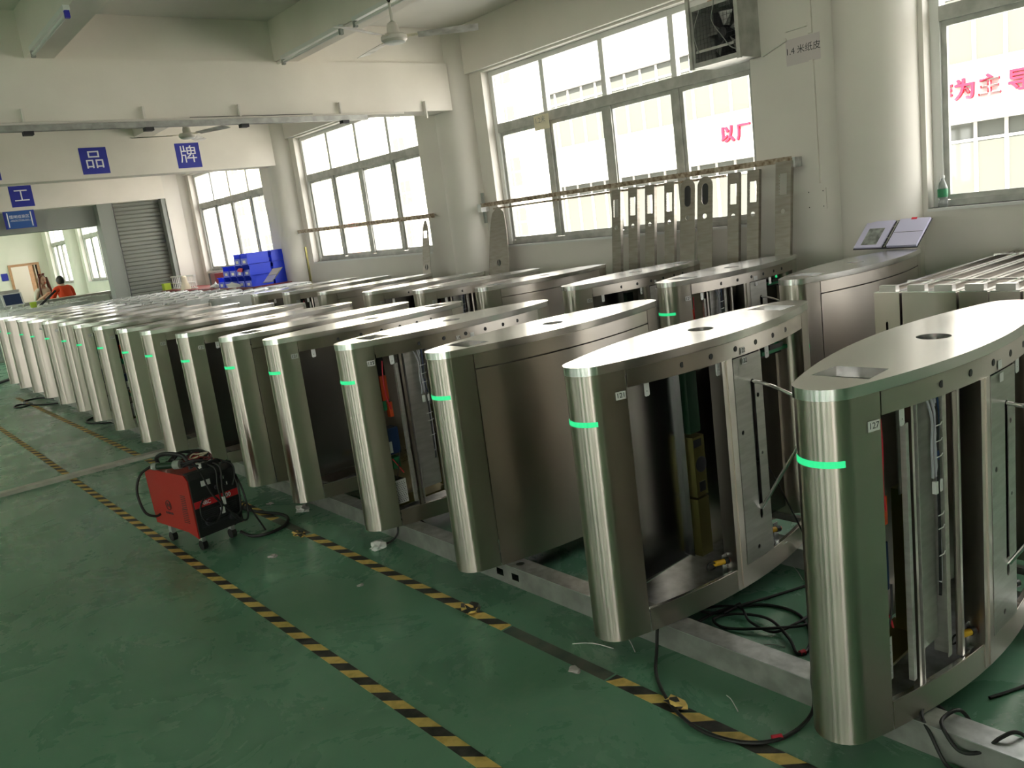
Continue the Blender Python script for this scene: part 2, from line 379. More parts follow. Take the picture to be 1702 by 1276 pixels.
# columns against the window wall
for i, yc in enumerate((2.94, 7.63, 12.08, 16.62, 21.2, 25.9)):
    S(B().lathe([(.28, 0), (.28, CEIL)], 'wall', 40, Matrix.Translation((5.78, yc, 0))), 'column_%d' % (i + 1))
# the wall with the roller shutters between the halls
b = B(); b.box(XL, 5.33, 16.4, 16.62, 2.74, CEIL, 'beam'); b.box(5.33, XW, 16.4, 16.62, 0, CEIL, 'wall'); b.box(XL, -.6, 16.4, 16.62, 0, 2.74, 'wall')
S(b, 'wall_partition', 0)
S(B().box(5.25, 5.33, 16.42, 16.78, 0, 2.74, 'jamb'), 'trim_2', 0)
S(B().box(4.13, 4.40, 16.44, 16.74, 0, 2.74, 'jamb'), 'trim_3', 0)
S(B().box(-.6, 4.13, 16.66, 16.95, 2.38, 2.74, 'jamb'), 'trim_4', 0)
sh = tag(empty('door_1', (0, 0, 0)), kind='structure')
me = None
for i in range(38):
    if me is None:
        P = [(-.036, 0), (-.018, .012), (.018, .012), (.036, 0), (.036, .008), (-.036, .008)]
        T = Matrix(((0, 0, 1, 0), (0, -1, 0, 0), (1, 0, 0, 0), (0, 0, 0, 1)))
        bb = B().prism([(p[0], p[1]) for p in [(-.036, 0), (-.020, .012), (.020, .012), (.036, 0)]], 4.40, 5.25, 'shutter', T); me = bb.mesh('slat', .3)
    o = bpy.data.objects.new('slat', me); COL.objects.link(o); o.parent = sh; o.location = (0, 16.60, .036 + i * .072)
# chain of the shutter
ch = B()
for i in range(64):
    z = .95 + i * .028; ang = i % 2 * PI / 2
    ch.tube([(4.385 + .009 * math.cos(t) * math.cos(ang), 16.41 + .009 * math.cos(t) * math.sin(ang), z + .018 * math.sin(t)) for t in [j * PI / 3 for j in range(6)]], .004, 'ink', 5, True)
tag(ch.build('shutter_chain'), 'dark hoisting chain hanging beside the roller shutter', 'chain')
# doorway trim in the far wall
dr = tag(empty('door_2', (4.7, 29.98, 0)), kind='structure')
B().box(-.07, 0, -.03, .25, 0, 2.07, 'wood').build('door_jamb', dr, 0)
B().box(.72, .79, -.03, .25, 0, 2.07, 'wood').build('door_jamb', dr, 0)
B().box(0, .72, -.03, .25, 2.0, 2.07, 'wood').build('door_lintel', dr, 0)
B().box(.64, .69, .26, .95, 0, 2.0, 'wood').build('door_leaf', dr, 0)

# ------------------------------------------------------------ windows
def window(name, y0, y1, z0, z1, xg, zt, side=1):
    r = tag(empty(name, (xg, y0, z0)), kind='structure'); w = y1 - y0; h = z1 - z0; t = zt - z0
    fr = B(); d = .035
    fr.box(-d, d, 0, .06, 0, h, 'alu_w').box(-d, d, w - .06, w, 0, h, 'alu_w').box(-d, d, .06, w - .06, h - .05, h, 'alu_w').box(-d, d, .06, w - .06, 0, .04, 'alu')
    fr.build('window_frame', r, 0)
    B().box(-d - .01, d, .06, w - .06, t - .045, t + .045, 'alu').build('transom', r, 0)
    q = w / 4
    for i in (1, 2, 3):
        B().box(-.025, .025, i * q - .028, i * q + .028, t + .045, h - .05, 'alu_w').build('mullion', r, 0)
        ww = .055 if i == 2 else .03
        B().box(-.03, .03, i * q - ww, i * q + ww, .045, t - .045, 'alu').build('mullion', r, 0)
    for i in range(4):
        ya = i * q + (.06 if i == 0 else .03); yb = (i + 1) * q - (.06 if i == 3 else .03)
        B().box(-.004, .004, ya, yb, t + .045, h - .05, 'glass').build('pane', r, 0)
        s = B(); e = .035
        s.box(-.014, .014, ya, ya + e, .045, t - .045, 'alu').box(-.014, .014, yb - e, yb, .045, t - .045, 'alu')
        s.box(-.014, .014, ya + e, yb - e, .04, .04 + .035, 'alu').box(-.014, .014, ya + e, yb - e, t - .045 - e, t - .045, 'alu').build('sash', r, 0)
        B().box(-.003, .003, ya + e, yb - e, .075, t - .08, 'glass').build('pane', r, 0)
    return r
for i, (a, c) in enumerate(WIN_Y): window('window_%d' % (i + 1), a, c, WIN_Z[0], WIN_Z[1], 5.88, 2.52)
for i, (a, c) in enumerate(LWIN_Y): window('window_%d' % (i + 8), a, c, .9, 3.3, XL - .12, 2.4)
for i, (a, c) in enumerate(HALL_ADDED_WIN): window('window_%d' % (i + 14), a, c, .9, 3.2, -1.32, 2.4)  # added windows, daylight for the far hall
# window sills: thin plaster ledges
for i, (a, c) in enumerate(WIN_Y): S(B().box(XW - .012, 5.845, a, c, WIN_Z[0] - .02, WIN_Z[0], 'alu_w'), 'window_sill_%d' % (i + 1), 0)

# ------------------------------------------------------------ buildings across the yard
def facade():
    r = tag(empty('building', (24, 0, 0)), 'white factory building across the yard with red characters on its wall', 'building')
    M['fac'] = mat('facade_white', (.27, .27, .265), .8); M['facglass'] = mat('facade_glass', (.056, .060, .055), .7, spec=.15)
    Y0, Y1 = -6, 26.5
    b = B(); b.box(0, 8, Y0, Y1, -.3, .35, 'fac').box(0, 8, Y0, Y1, 2.45, 3.98, 'fac').box(0, 8, Y0, Y1, 6.1, 7.6, 'fac').box(0, 8, Y0, Y1, 9.8, 11, 'fac')
    b.box(.6, 8, Y0, Y1, .35, 2.45, 'fac').box(.6, 8, Y0, Y1, 3.98, 6.1, 'fac').box(.6, 8, Y0, Y1, 7.6, 9.8, 'fac')
    b.build('outer_wall', r, 0)
    B().box(-.35, 0, Y0, Y1, 2.45, 2.52, 'fac').box(-.06, .0, Y0, Y1, 6.1, 6.16, 'fac').build('ledge', r, 0)
    mm = gm = None
    for (za, zb) in ((.35, 2.45), (3.98, 6.1), (7.6, 9.8)):
        n = int((Y1 - Y0) / .75)
        for i in range(n):
            y = Y0 + i * .75
            g = bpy.data.objects.new('window', gm or B().box(.14, .17, .045, .705, 0, 2.1, 'facglass').box(.10, .2, -.045, .045, 0, 2.1, 'fac').box(.11, .19, .045, .705, 1.62, 1.69, 'fac').mesh('window', 0)); gm = g.data
            COL.objects.link(g); g.parent = r; g.location = (0, y, za)
    # the slogan
    for (c, y) in (('以', 17.35), ('厂', 16.72), ('为', 16.05), ('家', 15.3), ('作', 10.50), ('为', 9.92), ('主', 9.32), ('导', 8.62)):
        if c in '家': continue
        if c == '为' and y > 12: continue
        text('character', c, .56, (-.06, y, 3.27), FACE_X, 'letter_red', r, .05, bold=.012)
    return r
facade()
def house(name, label, x, y0, y1, h, key, wins, patches=()):
    r = tag(empty(name, (x, y0, 0)), label, 'building')
    w = y1 - y0
    B().box(0, 7, 0, w, -.3, h, key).build('outer_wall', r, 0)
    for (ya, za, ww, hh) in wins:
        f = B().box(-.05, 0, ya, ya + ww, za, za + hh, 'alu_w').build('window', r, 0)
        p = B()
        for i in range(2):
            for j in range(2): p.box(-.07, -.05, ya + .05 + i * ww / 2, ya + (i + 1) * ww / 2 - .03, za + .05 + j * hh / 2, za + (j + 1) * hh / 2 - .03, 'facglass')
        p.build('pane', f, 0)
    for (ya, za, ww, hh, kk) in patches: B().box(-.04, 0, ya, ya + ww, za, za + hh, kk).build('wall_patch', r, 0)
    return r
M['house1'] = mat('house_wall', (.34, .335, .30), .8); M['house2'] = mat('house_wall_yellow', (.33, .32, .22), .8); M['brick'] = mat('brick_patch', (.16, .12, .10), .8); M['poster'] = mat('red_poster', (.22, .06, .06), .6)
house('building', 'pale apartment house with small four-pane windows beyond the yard', 25, 27.5, 41, 12, 'house1',
      [(1.5 + 3.0 * i, .6 + 2.2 * j, 1.1, 1.3) for i in range(4) for j in range(5)])
house('building', 'yellowish old house with brown door patches and a red poster beyond the yard', 26, 41.5, 66, 12, 'house2',
      [(9 + 4 * i, 1.0 + 3.1 * j, 1.3, 1.5) for i in range(4) for j in range(3)],
      [(2.0, .3, 1.3, 3.0, 'brick'), (4.5, .5, 1.2, 2.6, 'poster'), (7.2, 3.5, 1.4, 1.6, 'brick'), (3.0, 4.2, 1.4, 1.4, 'brick')])

# ============================================================ FLOOR MARKINGS, TRUNKING, CHANNELS
M['tape_y'] = noise_tint(mat('tape_yellow', (.85, .55, .1), .6), 25, (.66, .43, .11), (.90, .62, .19), 5, lo=.3, hi=.55)
M['tape_k'] = noise_tint(mat('tape_black', (.022, .020, .018), .6), 25, (.018, .016, .014), (.06, .055, .045), 5)
M['residue'] = noise_tint(mat('tape_residue', (.10, .12, .10), .7), 12, (.07, .10, .08), (.15, .15, .12), 6)
def tape(label, x, y0, y1, w=.052, phase=0, dx=0, ragged=.0, lost=()):
    """floor tape from y0 to y1: slanting yellow and black pieces"""
    b = B(); p = .16; sk = .06; rnd = random.Random(int(y0 * 100)); y = y0 - (y0 % p) - p + phase; k = 0
    xa, xb = x - w / 2, x + w / 2
    def clip(v): return min(max(v, y0), y1)
    while y < y1:
        for (a, c, key) in ((y, y + p / 2, 'tape_y'), (y + p / 2, y + p, 'tape_k')):
            ja = rnd.uniform(-ragged, ragged); A, C, D, E = clip(a), clip(c), clip(c - sk + ja), clip(a - sk)
            if C - A + D - E < .02: continue
            if k in lost: continue
            o = dx * ((a - y0) / max(y1 - y0, .01))
            b.add([(xa + o, A, .0012), (xb + o, E, .0012), (xb + o, D, .0012), (xa + o, C, .0012), (xa + o, A, 0.0002), (xb + o, E, 0.0002), (xb + o, D, 0.0002), (xa + o, C, 0.0002)],
                  [(0, 1, 2, 3), (4, 7, 6, 5), (0, 4, 5, 1), (1, 5, 6, 2), (2, 6, 7, 3), (3, 7, 4, 0)], key)
        y += p; k += 1
    return tag(b.build('warning_tape', smooth=0), label, 'tape', 'yellow and black hazard tape on the floor')
tape('long unbroken yellow and black hazard tape line, farther from the gates', 1.235, 1.2, 7.40, phase=.03)
tape('yellow and black hazard tape line beyond the cable cover, farther from the gates', 1.240, 7.60, 16.0, ragged=.02)
tape('torn hazard tape piece beside the big black cable loop', 1.822, 1.05, 1.97, .055, ragged=.015, lost=())
tape('hazard tape piece with crumpled lump near the closed second-row gate corner', 1.825, 2.56, 4.36, .055, ragged=.012)
tape('short worn hazard tape scrap behind the red welder', 1.822, 4.80, 5.60, .055, ragged=.02)
tape('hazard tape line beyond the cable cover, close to the gates', 1.815, 7.62, 13.5, .055, ragged=.02)
tape('hazard tape bit between the welder and the cable cover', 1.815, 6.9, 7.38, .055)
b = B(); b.box(1.795, 1.85, 1.98, 2.55, 0.0002, .0006, 'residue'); b.box(1.795, 1.85, 4.37, 4.79, .0002, .0006, 'residue').box(1.795, 1.85, 5.62, 6.88, .0002, .0006, 'residue')
tag(b.build('tape_residue', smooth=0), 'grey glue track left where hazard tape has come off', 'tape residue', kind='stuff')
# crumpled lumps of tape
def crumple(name, label, loc, s, keys, cat, n=26, seed=1, flat=.5):
    r = random.Random(seed); bm = bmesh.new(); bmesh.ops.create_icosphere(bm, subdivisions=2, radius=1)
    for v in bm.verts:
        f = r.uniform(.45, 1.25); v.co = Vector((v.co.x * s[0] * f, v.co.y * s[1] * f, max(v.co.z, -.3) * s[2] * f + s[2] * .32))
    bm.verts.index_update(); bb = B(); fs = [tuple(v.index for v in f.verts) for f in bm.faces]; vs = [v.co.copy() for v in bm.verts]; bm.free()
    bb.add(vs, [f for i, f in enumerate(fs) if i % len(keys) == 0], keys[0])
    for j in range(1, len(keys)): bb.add(vs, [f for i, f in enumerate(fs) if i % len(keys) == j], keys[j])
    return tag(bb.build(name, smooth=0, loc=loc), label, cat)
crumple('tape_lump', 'crumpled black lump of torn hazard tape at a tape end', (1.83, 2.80, .002), (.035, .06, .022), ['tape_k', 'tape_k', 'tape_y'], 'tape', seed=3)
crumple('tape_lump', 'small curled scrap of yellow tape under the black cable', (1.835, 1.70, .002), (.025, .05, .016), ['tape_y', 'tape_y', 'tape_k'], 'tape', seed=4)
crumple('tape_lump', 'pointed lifted end of hazard tape near the welder cable', (1.79, 4.40, .002), (.03, .07, .012), ['tape_k', 'tape_y'], 'tape', seed=5)
crumple('tissue', 'crumpled white tissue on the floor beside the black cables', (1.955, 3.80, .002), (.045, .055, .03), ['white'], 'tissue', seed=6)
crumple('tissue', 'crumpled white plastic scrap on the floor near the welder', (2.0, 4.78, .002), (.05, .07, .025), ['white'], 'tissue', seed=9)
crumple('paper_scrap', 'small flat paper scrap on the worn tape track', (1.776, 2.108, .001), (.022, .03, .006), ['paper'], 'scrap', seed=11)
crumple('paper_scrap', 'tiny white scrap beside the hazard tape by the welder', (1.93, 5.12, .001), (.02, .03, .008), ['paper'], 'scrap', seed=12)
crumple('paper_scrap', 'tiny white scrap on the aisle floor below the welder', (1.55, 4.22, .001), (.025, .03, .006), ['paper'], 'scrap', seed=13)
crumple('paper_scrap', 'small clear label scrap in front of the long tape piece', (1.66, 3.46, .001), (.02, .015, .005), ['paper'], 'scrap', seed=14)
# thin offcuts (metal slivers, cable ties) on the floor among the gates
def sliver(label, p, q, key='white', r=.0018):
    m = [(p[0] + q[0]) / 2 + .01, (p[1] + q[1]) / 2 + .01, .006]
    return tag(B().tube(smoothpath([(p[0], p[1], r), m, (q[0], q[1], r)], 3), r, key, 5).build('cable_tie'), label, 'cable tie', 'cut cable ties on the green floor')
sliver('thin white tie near the closed gate corner, left of the channel', (1.90, 2.25), (1.97, 2.10))
sliver('thin white cut tie on the floor beside the galvanised channel start', (2.06, 2.12), (2.0, 2.02))
sliver('short white tie crossing another inside the cable coil', (2.50, 1.50), (2.42, 1.56))
sliver('white cut tie under the open swing gate between cable coils', (2.72, 1.62), (2.79, 1.70))
sliver('white tie lying upright in view below the far cable coil', (2.84, 1.85), (2.93, 1.95))
sliver('white cut tie between the channel and the black cable coil', (2.35, 1.62), (2.28, 1.70))
sliver('fine white tie on the floor inside the big cable loop', (1.98, 1.60), (1.93, 1.52))

tc = B(); tc.prism([(-.065, 0), (.065, 0), (.045, .026), (-.045, .026)], -2.4, 2.03, 'cover', Matrix(((0, 0, 1, 0), (1, 0, 0, 7.49), (0, 1, 0, 0), (0, 0, 0, 1))))
tag(tc.build('cable_cover'), 'flat grey metal cable cover crossing the aisle floor', 'cable cover')

def channel(label, x0, x1, y0, y1, holes=()):
    r = empty('floor_channel', ((x0 + x1) / 2, y0, 0), 0, label, 'channel', 'galvanised floor channels under the gates'); w = (x1 - x0) / 2; L = y1 - y0; h = .093
    top = [(-w, 0), (w, 0), (w, L), (-w, L)]
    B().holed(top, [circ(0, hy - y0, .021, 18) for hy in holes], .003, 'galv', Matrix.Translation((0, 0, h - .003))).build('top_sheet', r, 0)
    s = B(); sl = []
    for hy in holes:
        for q in (-.035, .075): sl.append([(hy - y0 + q, .03), (hy - y0 + q + .05, .03), (hy - y0 + q + .05, .062), (hy - y0 + q, .062)])
    T = Matrix(((0, 0, 1, -w), (1, 0, 0, 0), (0, 1, 0, 0), (0, 0, 0, 1)))
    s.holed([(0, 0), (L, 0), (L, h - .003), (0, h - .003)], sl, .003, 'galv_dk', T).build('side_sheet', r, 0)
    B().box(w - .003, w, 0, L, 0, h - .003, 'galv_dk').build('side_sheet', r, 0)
    return r
channel('galvanised floor channel under the aisle ends of the front gate row', 2.094, 2.186, .1, 15.2, (2.826, 5.0, 7.4))
channel('galvanised floor channel under the inner ends of the front gate row', 2.93, 3.02, .1, 15.2)
channel('galvanised floor channel under the aisle ends of the rear gate row', 4.13, 4.22, 2.3, 10.4)
channel('galvanised floor channel under the inner ends of the rear gate row', 5.0, 5.09, 2.3, 10.4)

# ============================================================ THE GATES
GL = 1.42; HW = .185; NR = .083
def hw(s):
    s = min(max(s, 0), GL); s2 = min(s, GL - s); m = GL / 2
    if s2 < .056: return math.sqrt(max(NR * NR - (NR - s2) ** 2, 0))
    return HW - (HW - .078) * ((s - m) / (m - .056)) ** 2
def side(s0, s1, sgn, n=14, off=0): return [(s0 + (s1 - s0) * i / n, sgn * (hw(s0 + (s1 - s0) * i / n) + off)) for i in range(n + 1)]
def nose(s1, off=0, n=12):
    """plan polyline from (s1,+w) round the nose to (s1,-w)"""
    a0 = math.acos(max(-1, (NR - .056) / NR))
    pts = side(s1, .062, 1, 4, off)
    pts += [(NR - (NR + off) * math.cos(t), (NR + off) * math.sin(t)) for t in [a0 - 2 * a0 * i / n for i in range(n + 1)]]
    pts += side(.062, s1, -1, 4, off)
    return pts
def flipx(pts): return [(GL - x, y) for x, y in pts]
def outline(off=0):
    p = side(.062, GL - .062, -1, 22, off) + [(x, y) for x, y in reversed(flipx([(NR - (NR + off) * math.cos(t), (NR + off) * math.sin(t)) for t in [1.25 - 2.5 * i / 12 for i in range(13)]]))]
    p += side(GL - .062, .062, 1, 22, off) + [(NR - (NR + off) * math.cos(t), (NR + off) * math.sin(t)) for t in [1.25 - 2.5 * i / 12 for i in range(13)]]
    return p
def end_column(root, flip):
    P = nose(.150)
    pts = [(x, y) for x, y in P]
    if flip: pts = list(reversed(flipx(pts)))
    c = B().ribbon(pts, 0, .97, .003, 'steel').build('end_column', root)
    q = [(NR - (NR + .0015) * math.cos(t), (NR + .0015) * math.sin(t)) for t in [.95 - 1.9 * i / 12 for i in range(13)]]
    if flip: q = list(reversed(flipx(q)))
    B().ribbon(q, .793, .811, .001, 'led').build('light_strip', c)
    return c
def top_cover(root, wins, hole):
    hs = []
    for s in wins: hs.append([(s - .062, -.082), (s + .062, -.075), (s + .062, .075), (s - .062, .082)])
    if hole: hs.append(circ(.72, 0, .05, 24))
    c = B().holed(outline(.003), hs, .030, 'steel_lit', Matrix.Translation((0, 0, .97))).build('top_cover', root, .5)
    for s in wins: B().box(s - .065, s + .065, -.085, .085, .965, .969, 'glass_dk').build('reader_window', root, 0)
    if hole: B().lathe([(.055, .955), (.055, .958)], 'glass_dk', 20, Matrix.Translation((.72, 0, 0))).lathe([(.02, .958), (.02, .962)], 'redcap', 16, Matrix.Translation((.74, 0, 0))).build('reader_ring_reflection', root)  # red disc stands in for a red reflection inside the hole
    return c
def rail(root, sgn, holes=True):
    pts = side(.155, GL - .155, sgn)
    if sgn > 0: pts = list(reversed(pts))
    r = B().ribbon(pts, .905, .968, .003, 'steel').build('upper_rail', root)
    if holes:
        for s in (.39, .535, .675, .81, .945, 1.065):
            y = sgn * (hw(s) + .0008)
            B().cyl((s, y - sgn * .006, .937), (s, y, .937), .0105, 'black', 14).build('sensor_eye', r)
    return r
def side_sheet(root, sgn, z0=.0, z1=.899, name='side_panel'):
    pts = side(.155, GL - .155, sgn)
    if sgn > 0: pts = list(reversed(pts))
    return B().ribbon(pts, z0, z1, .003, 'steel').build(name, root)
def base_parts(root):
    pts = side(.155, GL - .155, -1)
    B().ribbon(pts, 0, .085, .003, 'steel').ribbon([(x, y + .003) for x, y in pts], .082, .086, .014, 'steel_lit').build('lower_apron', root)  # lip in the lightened steel: its highlight is put into the colour
    B().prism([(x, y * .9) for x, y in side(.30, 1.12, -1, 8)] + [(x, y * .9) for x, y in reversed(side(.30, 1.12, 1, 8))], .004, .008, 'galv').build('base_plate', root, 0)
    for s in (.20, 1.20): B().box(s - .012, s + .012, -hw(s) + .01, hw(s) - .01, .05, .075, 'galv_dk').box(s + .012, s + .03, -hw(s) + .01, hw(s) - .01, .05, .053, 'galv_dk').build('cross_bar', root, 0)
def slotted_plate(root):
    y = -hw(.74) - .001
    slot = [(.752, .30), (.779, .30), (.779, .79)] + [(.7655 + .0135 * math.cos(t), .79 + .0135 * math.sin(t)) for t in [PI * i / 6 for i in range(1, 6)]] + [(.752, .79)]
    sl2 = circ(.765, .262, .011, 10, .022)
    p = B().holed([(.652, .088), (.832, .088), (.832, .90), (.652, .90)], [slot, sl2, circ(.797, .733, .009, 12), circ(.683, .611, .009, 12), circ(.80, .50, .006, 12), circ(.734, .133, .009, 12)], .003, 'sheet', TXZ(y + .003)).build('slotted_plate', root, 0)
    B().box(.652, .832, y + .05, y + .052, .09, .90, 'dark').build('slot_backing', p, 0)
    q = B(); q.box(.585, .650, y + .002, y + .005, .01, .905, 'steel').box(.585, .588, y + .005, y + .06, .01, .905, 'steel').box(.610, .614, y - .003, y + .002, .01, .905, 'steel').box(.832, .835, y + .005, y + .08, .01, .905, 'steel')
    q.build('centre_post', root, 0)
def arm(root):
    y0 = -hw(.765) - .002
    pts = smoothpath([(.765, y0 + .03, .795), (.765, y0 - .06, .787), (.765, y0 - .16, .755), (.765, y0 - .245, .712)], 5) + smoothpath([(.765, y0 - .262, .695), (.765, y0 - .14, .50), (.765, y0 - .004, .285)], 4) + [Vector((.765, y0 + .03, .275))]
    B().tube(pts, .0066, 'chrome', 10).build('barrier_arm', root)
def tabs(root, ss):
    for s in ss:
        y = -hw(s) + .004
        t = B().holed([(s - .013, .862), (s - .008, .857), (s + .008, .857), (s + .013, .862), (s + .013, .908), (s - .013, .908)], [circ(s, .875, .003, 8)], .002, 'tag', TXZ(y + .004)).build('mounting_tab', root, 0)
def sensor(root, s):
    y = -hw(s) + .03
    t = B().cyl((s - .055, y + .01, .135), (s - .01, y, .13), .011, 'yellow', 12).cyl((s - .012, y, .13), (s + .008, y - .004, .128), .013, 'black', 12).cyl((s + .008, y - .004, .128), (s + .013, y - .005, .1275), .010, 'orange', 12).build('proximity_sensor', root)
    B().box(s - .006, s + .022, y + .012, y + .015, .07, .15, 'galv').box(s - .006, s + .022, y - .03, y + .015, .067, .07, 'galv').build('sensor_bracket', root, 0)
    B().tube(smoothpath([(s - .055, y + .01, .137), (s - .085, y + .015, .145), (s - .09, y + .02, .12), (s - .06, y + .02, .11), (s - .03, y + .01, .122)], 4), .003, 'rubber', 6).build('cable', root)
def shell(root, wins, hole, rail_holes=True):
    end_column(root, False); end_column(root, True); top_cover(root, wins, hole)
    rail(root, 1, False); side_sheet(root, 1)
def far_board(root):
    b = B().box(1.02, 1.27, .0, .10, .80, .806, 'black').box(1.05, 1.24, -.05, .03, .825, .84, 'green_pcb').box(1.10, 1.20, -.055, .0, .84, .86, 'black')
    b.build('circuit_board', root, 0)
    B().box(.95, 1.255, .02, .025, .09, .80, 'shaded_steel').build('inner_cover', root, 0)
    B().cyl((1.23, .0, .84), (1.23, .0, .88), .006, 'led', 8).build('status_light', root)

def gate_closed(name='swing_gate'):
    r = empty(name); shell(r, (.21,), True)
    side_sheet(r, -1); rail(r, -1, False)
    return r
def gate_panel(name='swing_gate'):
    """near side open, an inner sheet, coloured dark as shade, next to the aisle end"""
    r = empty(name); shell(r, (1.22,), True); rail(r, -1)
    base_parts(r); slotted_plate(r); arm(r); tabs(r, (.235, .575, .90)); sensor(r, .56); sensor(r, .93); far_board(r)
    B().box(.165, .60, .055, .058, .09, .90, 'shaded_steel').box(.60, .603, .03, .058, .09, .90, 'shaded_steel').build('inner_panel', r, 0)
    m = B(); m.box(.615, .68, .01, .09, .60, .86, 'green_dk').box(.612, .682, .0, .09, .34, .585, 'olive').box(.612, .682, .0, .09, .09, .33, 'olive').box(.614, .66, -.003, .0, .545, .575, 'black').box(.63, .665, -.004, .0, .36, .40, 'black')
    m.build('drive_unit', r, 0)
    f = B().lathe([(.032, 0), (.032, .004), (.026, .006)], 'dark', 18, Matrix.Translation((.65, .0, .47)) @ Matrix.Rotation(PI / 2, 4, 'X'))
    f.build('cooling_fan', r)
    B().tube(smoothpath([(.90, -.06, .60), (.94, -.10, .42), (1.0, -.14, .25), (1.06, -.17, .09), (1.08, -.19, .0)], 5), .0035, 'rubber', 6).build('cable', r)
    return r
def gate_wired(name='swing_gate'):
    """near side open, wiring and boards in view"""
    r = empty(name); shell(r, (.21,), True); rail(r, -1)
    base_parts(r); slotted_plate(r); arm(r); tabs(r, (.235, .60, .90)); sensor(r, .57); sensor(r, .95); far_board(r)
    B().box(.305, .432, -.112, -.109, .16, .90, 'sheet').box(.302, .305, -.130, -.109, .06, .90, 'sheet').build('backing_sheet', r, 0)
    B().box(.435, .458, -.140, -.137, .10, .90, 'sheet').box(.455, .458, -.137, -.09, .10, .90, 'sheet').build('backing_sheet', r, 0)
    for s, z in ((.282, .06), (.487, .09)):
        B().box(s - .007, s + .007, -hw(s) + .012, -hw(s) + .03, z, .905, 'steel').build('upright_bar', r, 0)
    B().box(.245, .262, -.125, -.11, .11, .86, 'sheet').build('upright_bar', r, 0)
    # wiring loom with white connectors
    k = random.Random(2); lm = B()
    for i, (key, zb, dx) in enumerate((('grey_wire', .67, -.012), ('grey_wire', .67, .0), ('rubber', .36, .010), ('grey_wire', .40, .016), ('grey_wire', .67, .006), ('blue_dk', .67, .012))):
        pts = [(.385 + dx * 2.2, -.08 - .002 * i, .92), (.392 + dx * .9 + k.uniform(-.004, .004), -.088 - .004 * (i % 3), .84), (.388 + dx * .8, -.088 - .004 * (i % 3), .76), (.392 + dx, -.088 - .003 * (i % 3), .70), (.395 + dx * (1.6 if zb > .6 else 1), -.09, zb)]
        if zb < .6: pts += [(.395 + dx * .5, -.09, zb - .05)]
        lm.tube(smoothpath(pts, 4), .0045 if zb < .6 else .0038, key, 6)
    lm.v = [(x, y - .045, z) for x, y, z in lm.v]; lm.build('wiring_loom', r)
    for z in (.82, .775, .73, .56, .52, .44): B().tube([(.38, -.145, z), (.40, -.149, z + .001), (.418, -.145, z + .003)], .0016, 'white', 5).build('cable_tie', r)
    for dx in (-.012, .016): B().box(.392 + dx - .006, .392 + dx + .006, -.145, -.133, .625, .66, 'white').build('connector', r, 0)
    B().tube(smoothpath([(.53, -.07, .90), (.535, -.07, .74), (.53, -.075, .62), (.50, -.08, .52), (.47, -.085, .47)], 5), .0045, 'rubber', 6).build('cable', r)
    B().box(.462, .64, .0, .004, .57, .905, 'sheet').build('backing_sheet', r, 0)
    B().box(.53, .61, -.04, .06, .09, .56, 'olive').box(.535, .605, -.045, -.04, .30, .55, 'green_dk').build('drive_unit', r, 0)
    B().box(.49, .51, -.05, -.03, .42, .50, 'cream').build('relay', r, 0)
    B().box(.16, .60, -.02, .10, .075, .085, 'olive').build('lower_shelf', r, 0)
    # electronics behind the narrow gap
    B().box(.158, .235, -.03, .06, .66, .90, 'dark').build('power_box', r, 0)
    e = B().box(.175, .215, -.07, -.04, .67, .80, 'orange').box(.165, .19, -.075, -.03, .62, .67, 'green_pcb').box(.20, .22, -.08, -.05, .58, .66, 'orange').box(.16, .235, -.07, .0, .38, .52, 'blue_dk').box(.165, .185, -.075, -.07, .39, .45, 'white').box(.175, .22, -.07, -.02, .30, .36, 'green_pcb')
    e.build('terminal_block', r, 0)
    B().tube(smoothpath([(.20, -.08, .88), (.185, -.09, .80), (.19, -.085, .70), (.21, -.08, .62)], 4), .0035, 'redcap', 6).build('cable', r)
    B().tube(smoothpath([(.17, -.08, .36), (.20, -.085, .31), (.225, -.08, .27)], 4), .003, 'redcap', 6).tube(smoothpath([(.225, -.08, .40), (.20, -.09, .33), (.18, -.08, .25)], 4), .003, 'rubber', 6).build('cable', r)
    hs = [circ(.172 + .012 * (i % 5) + (.006 if (i // 5) % 2 else 0), .115 + .0105 * (i // 5), .0032, 6) for i in range(55)]
    ps = B().holed([(.162, .105), (.235, .105), (.235, .235), (.162, .235)], hs, .002, 'tag', TXZ(-.068)).box(.164, .233, -.066, .03, .107, .233, 'dark')
    ps.build('power_supply', r, 0)
    return r

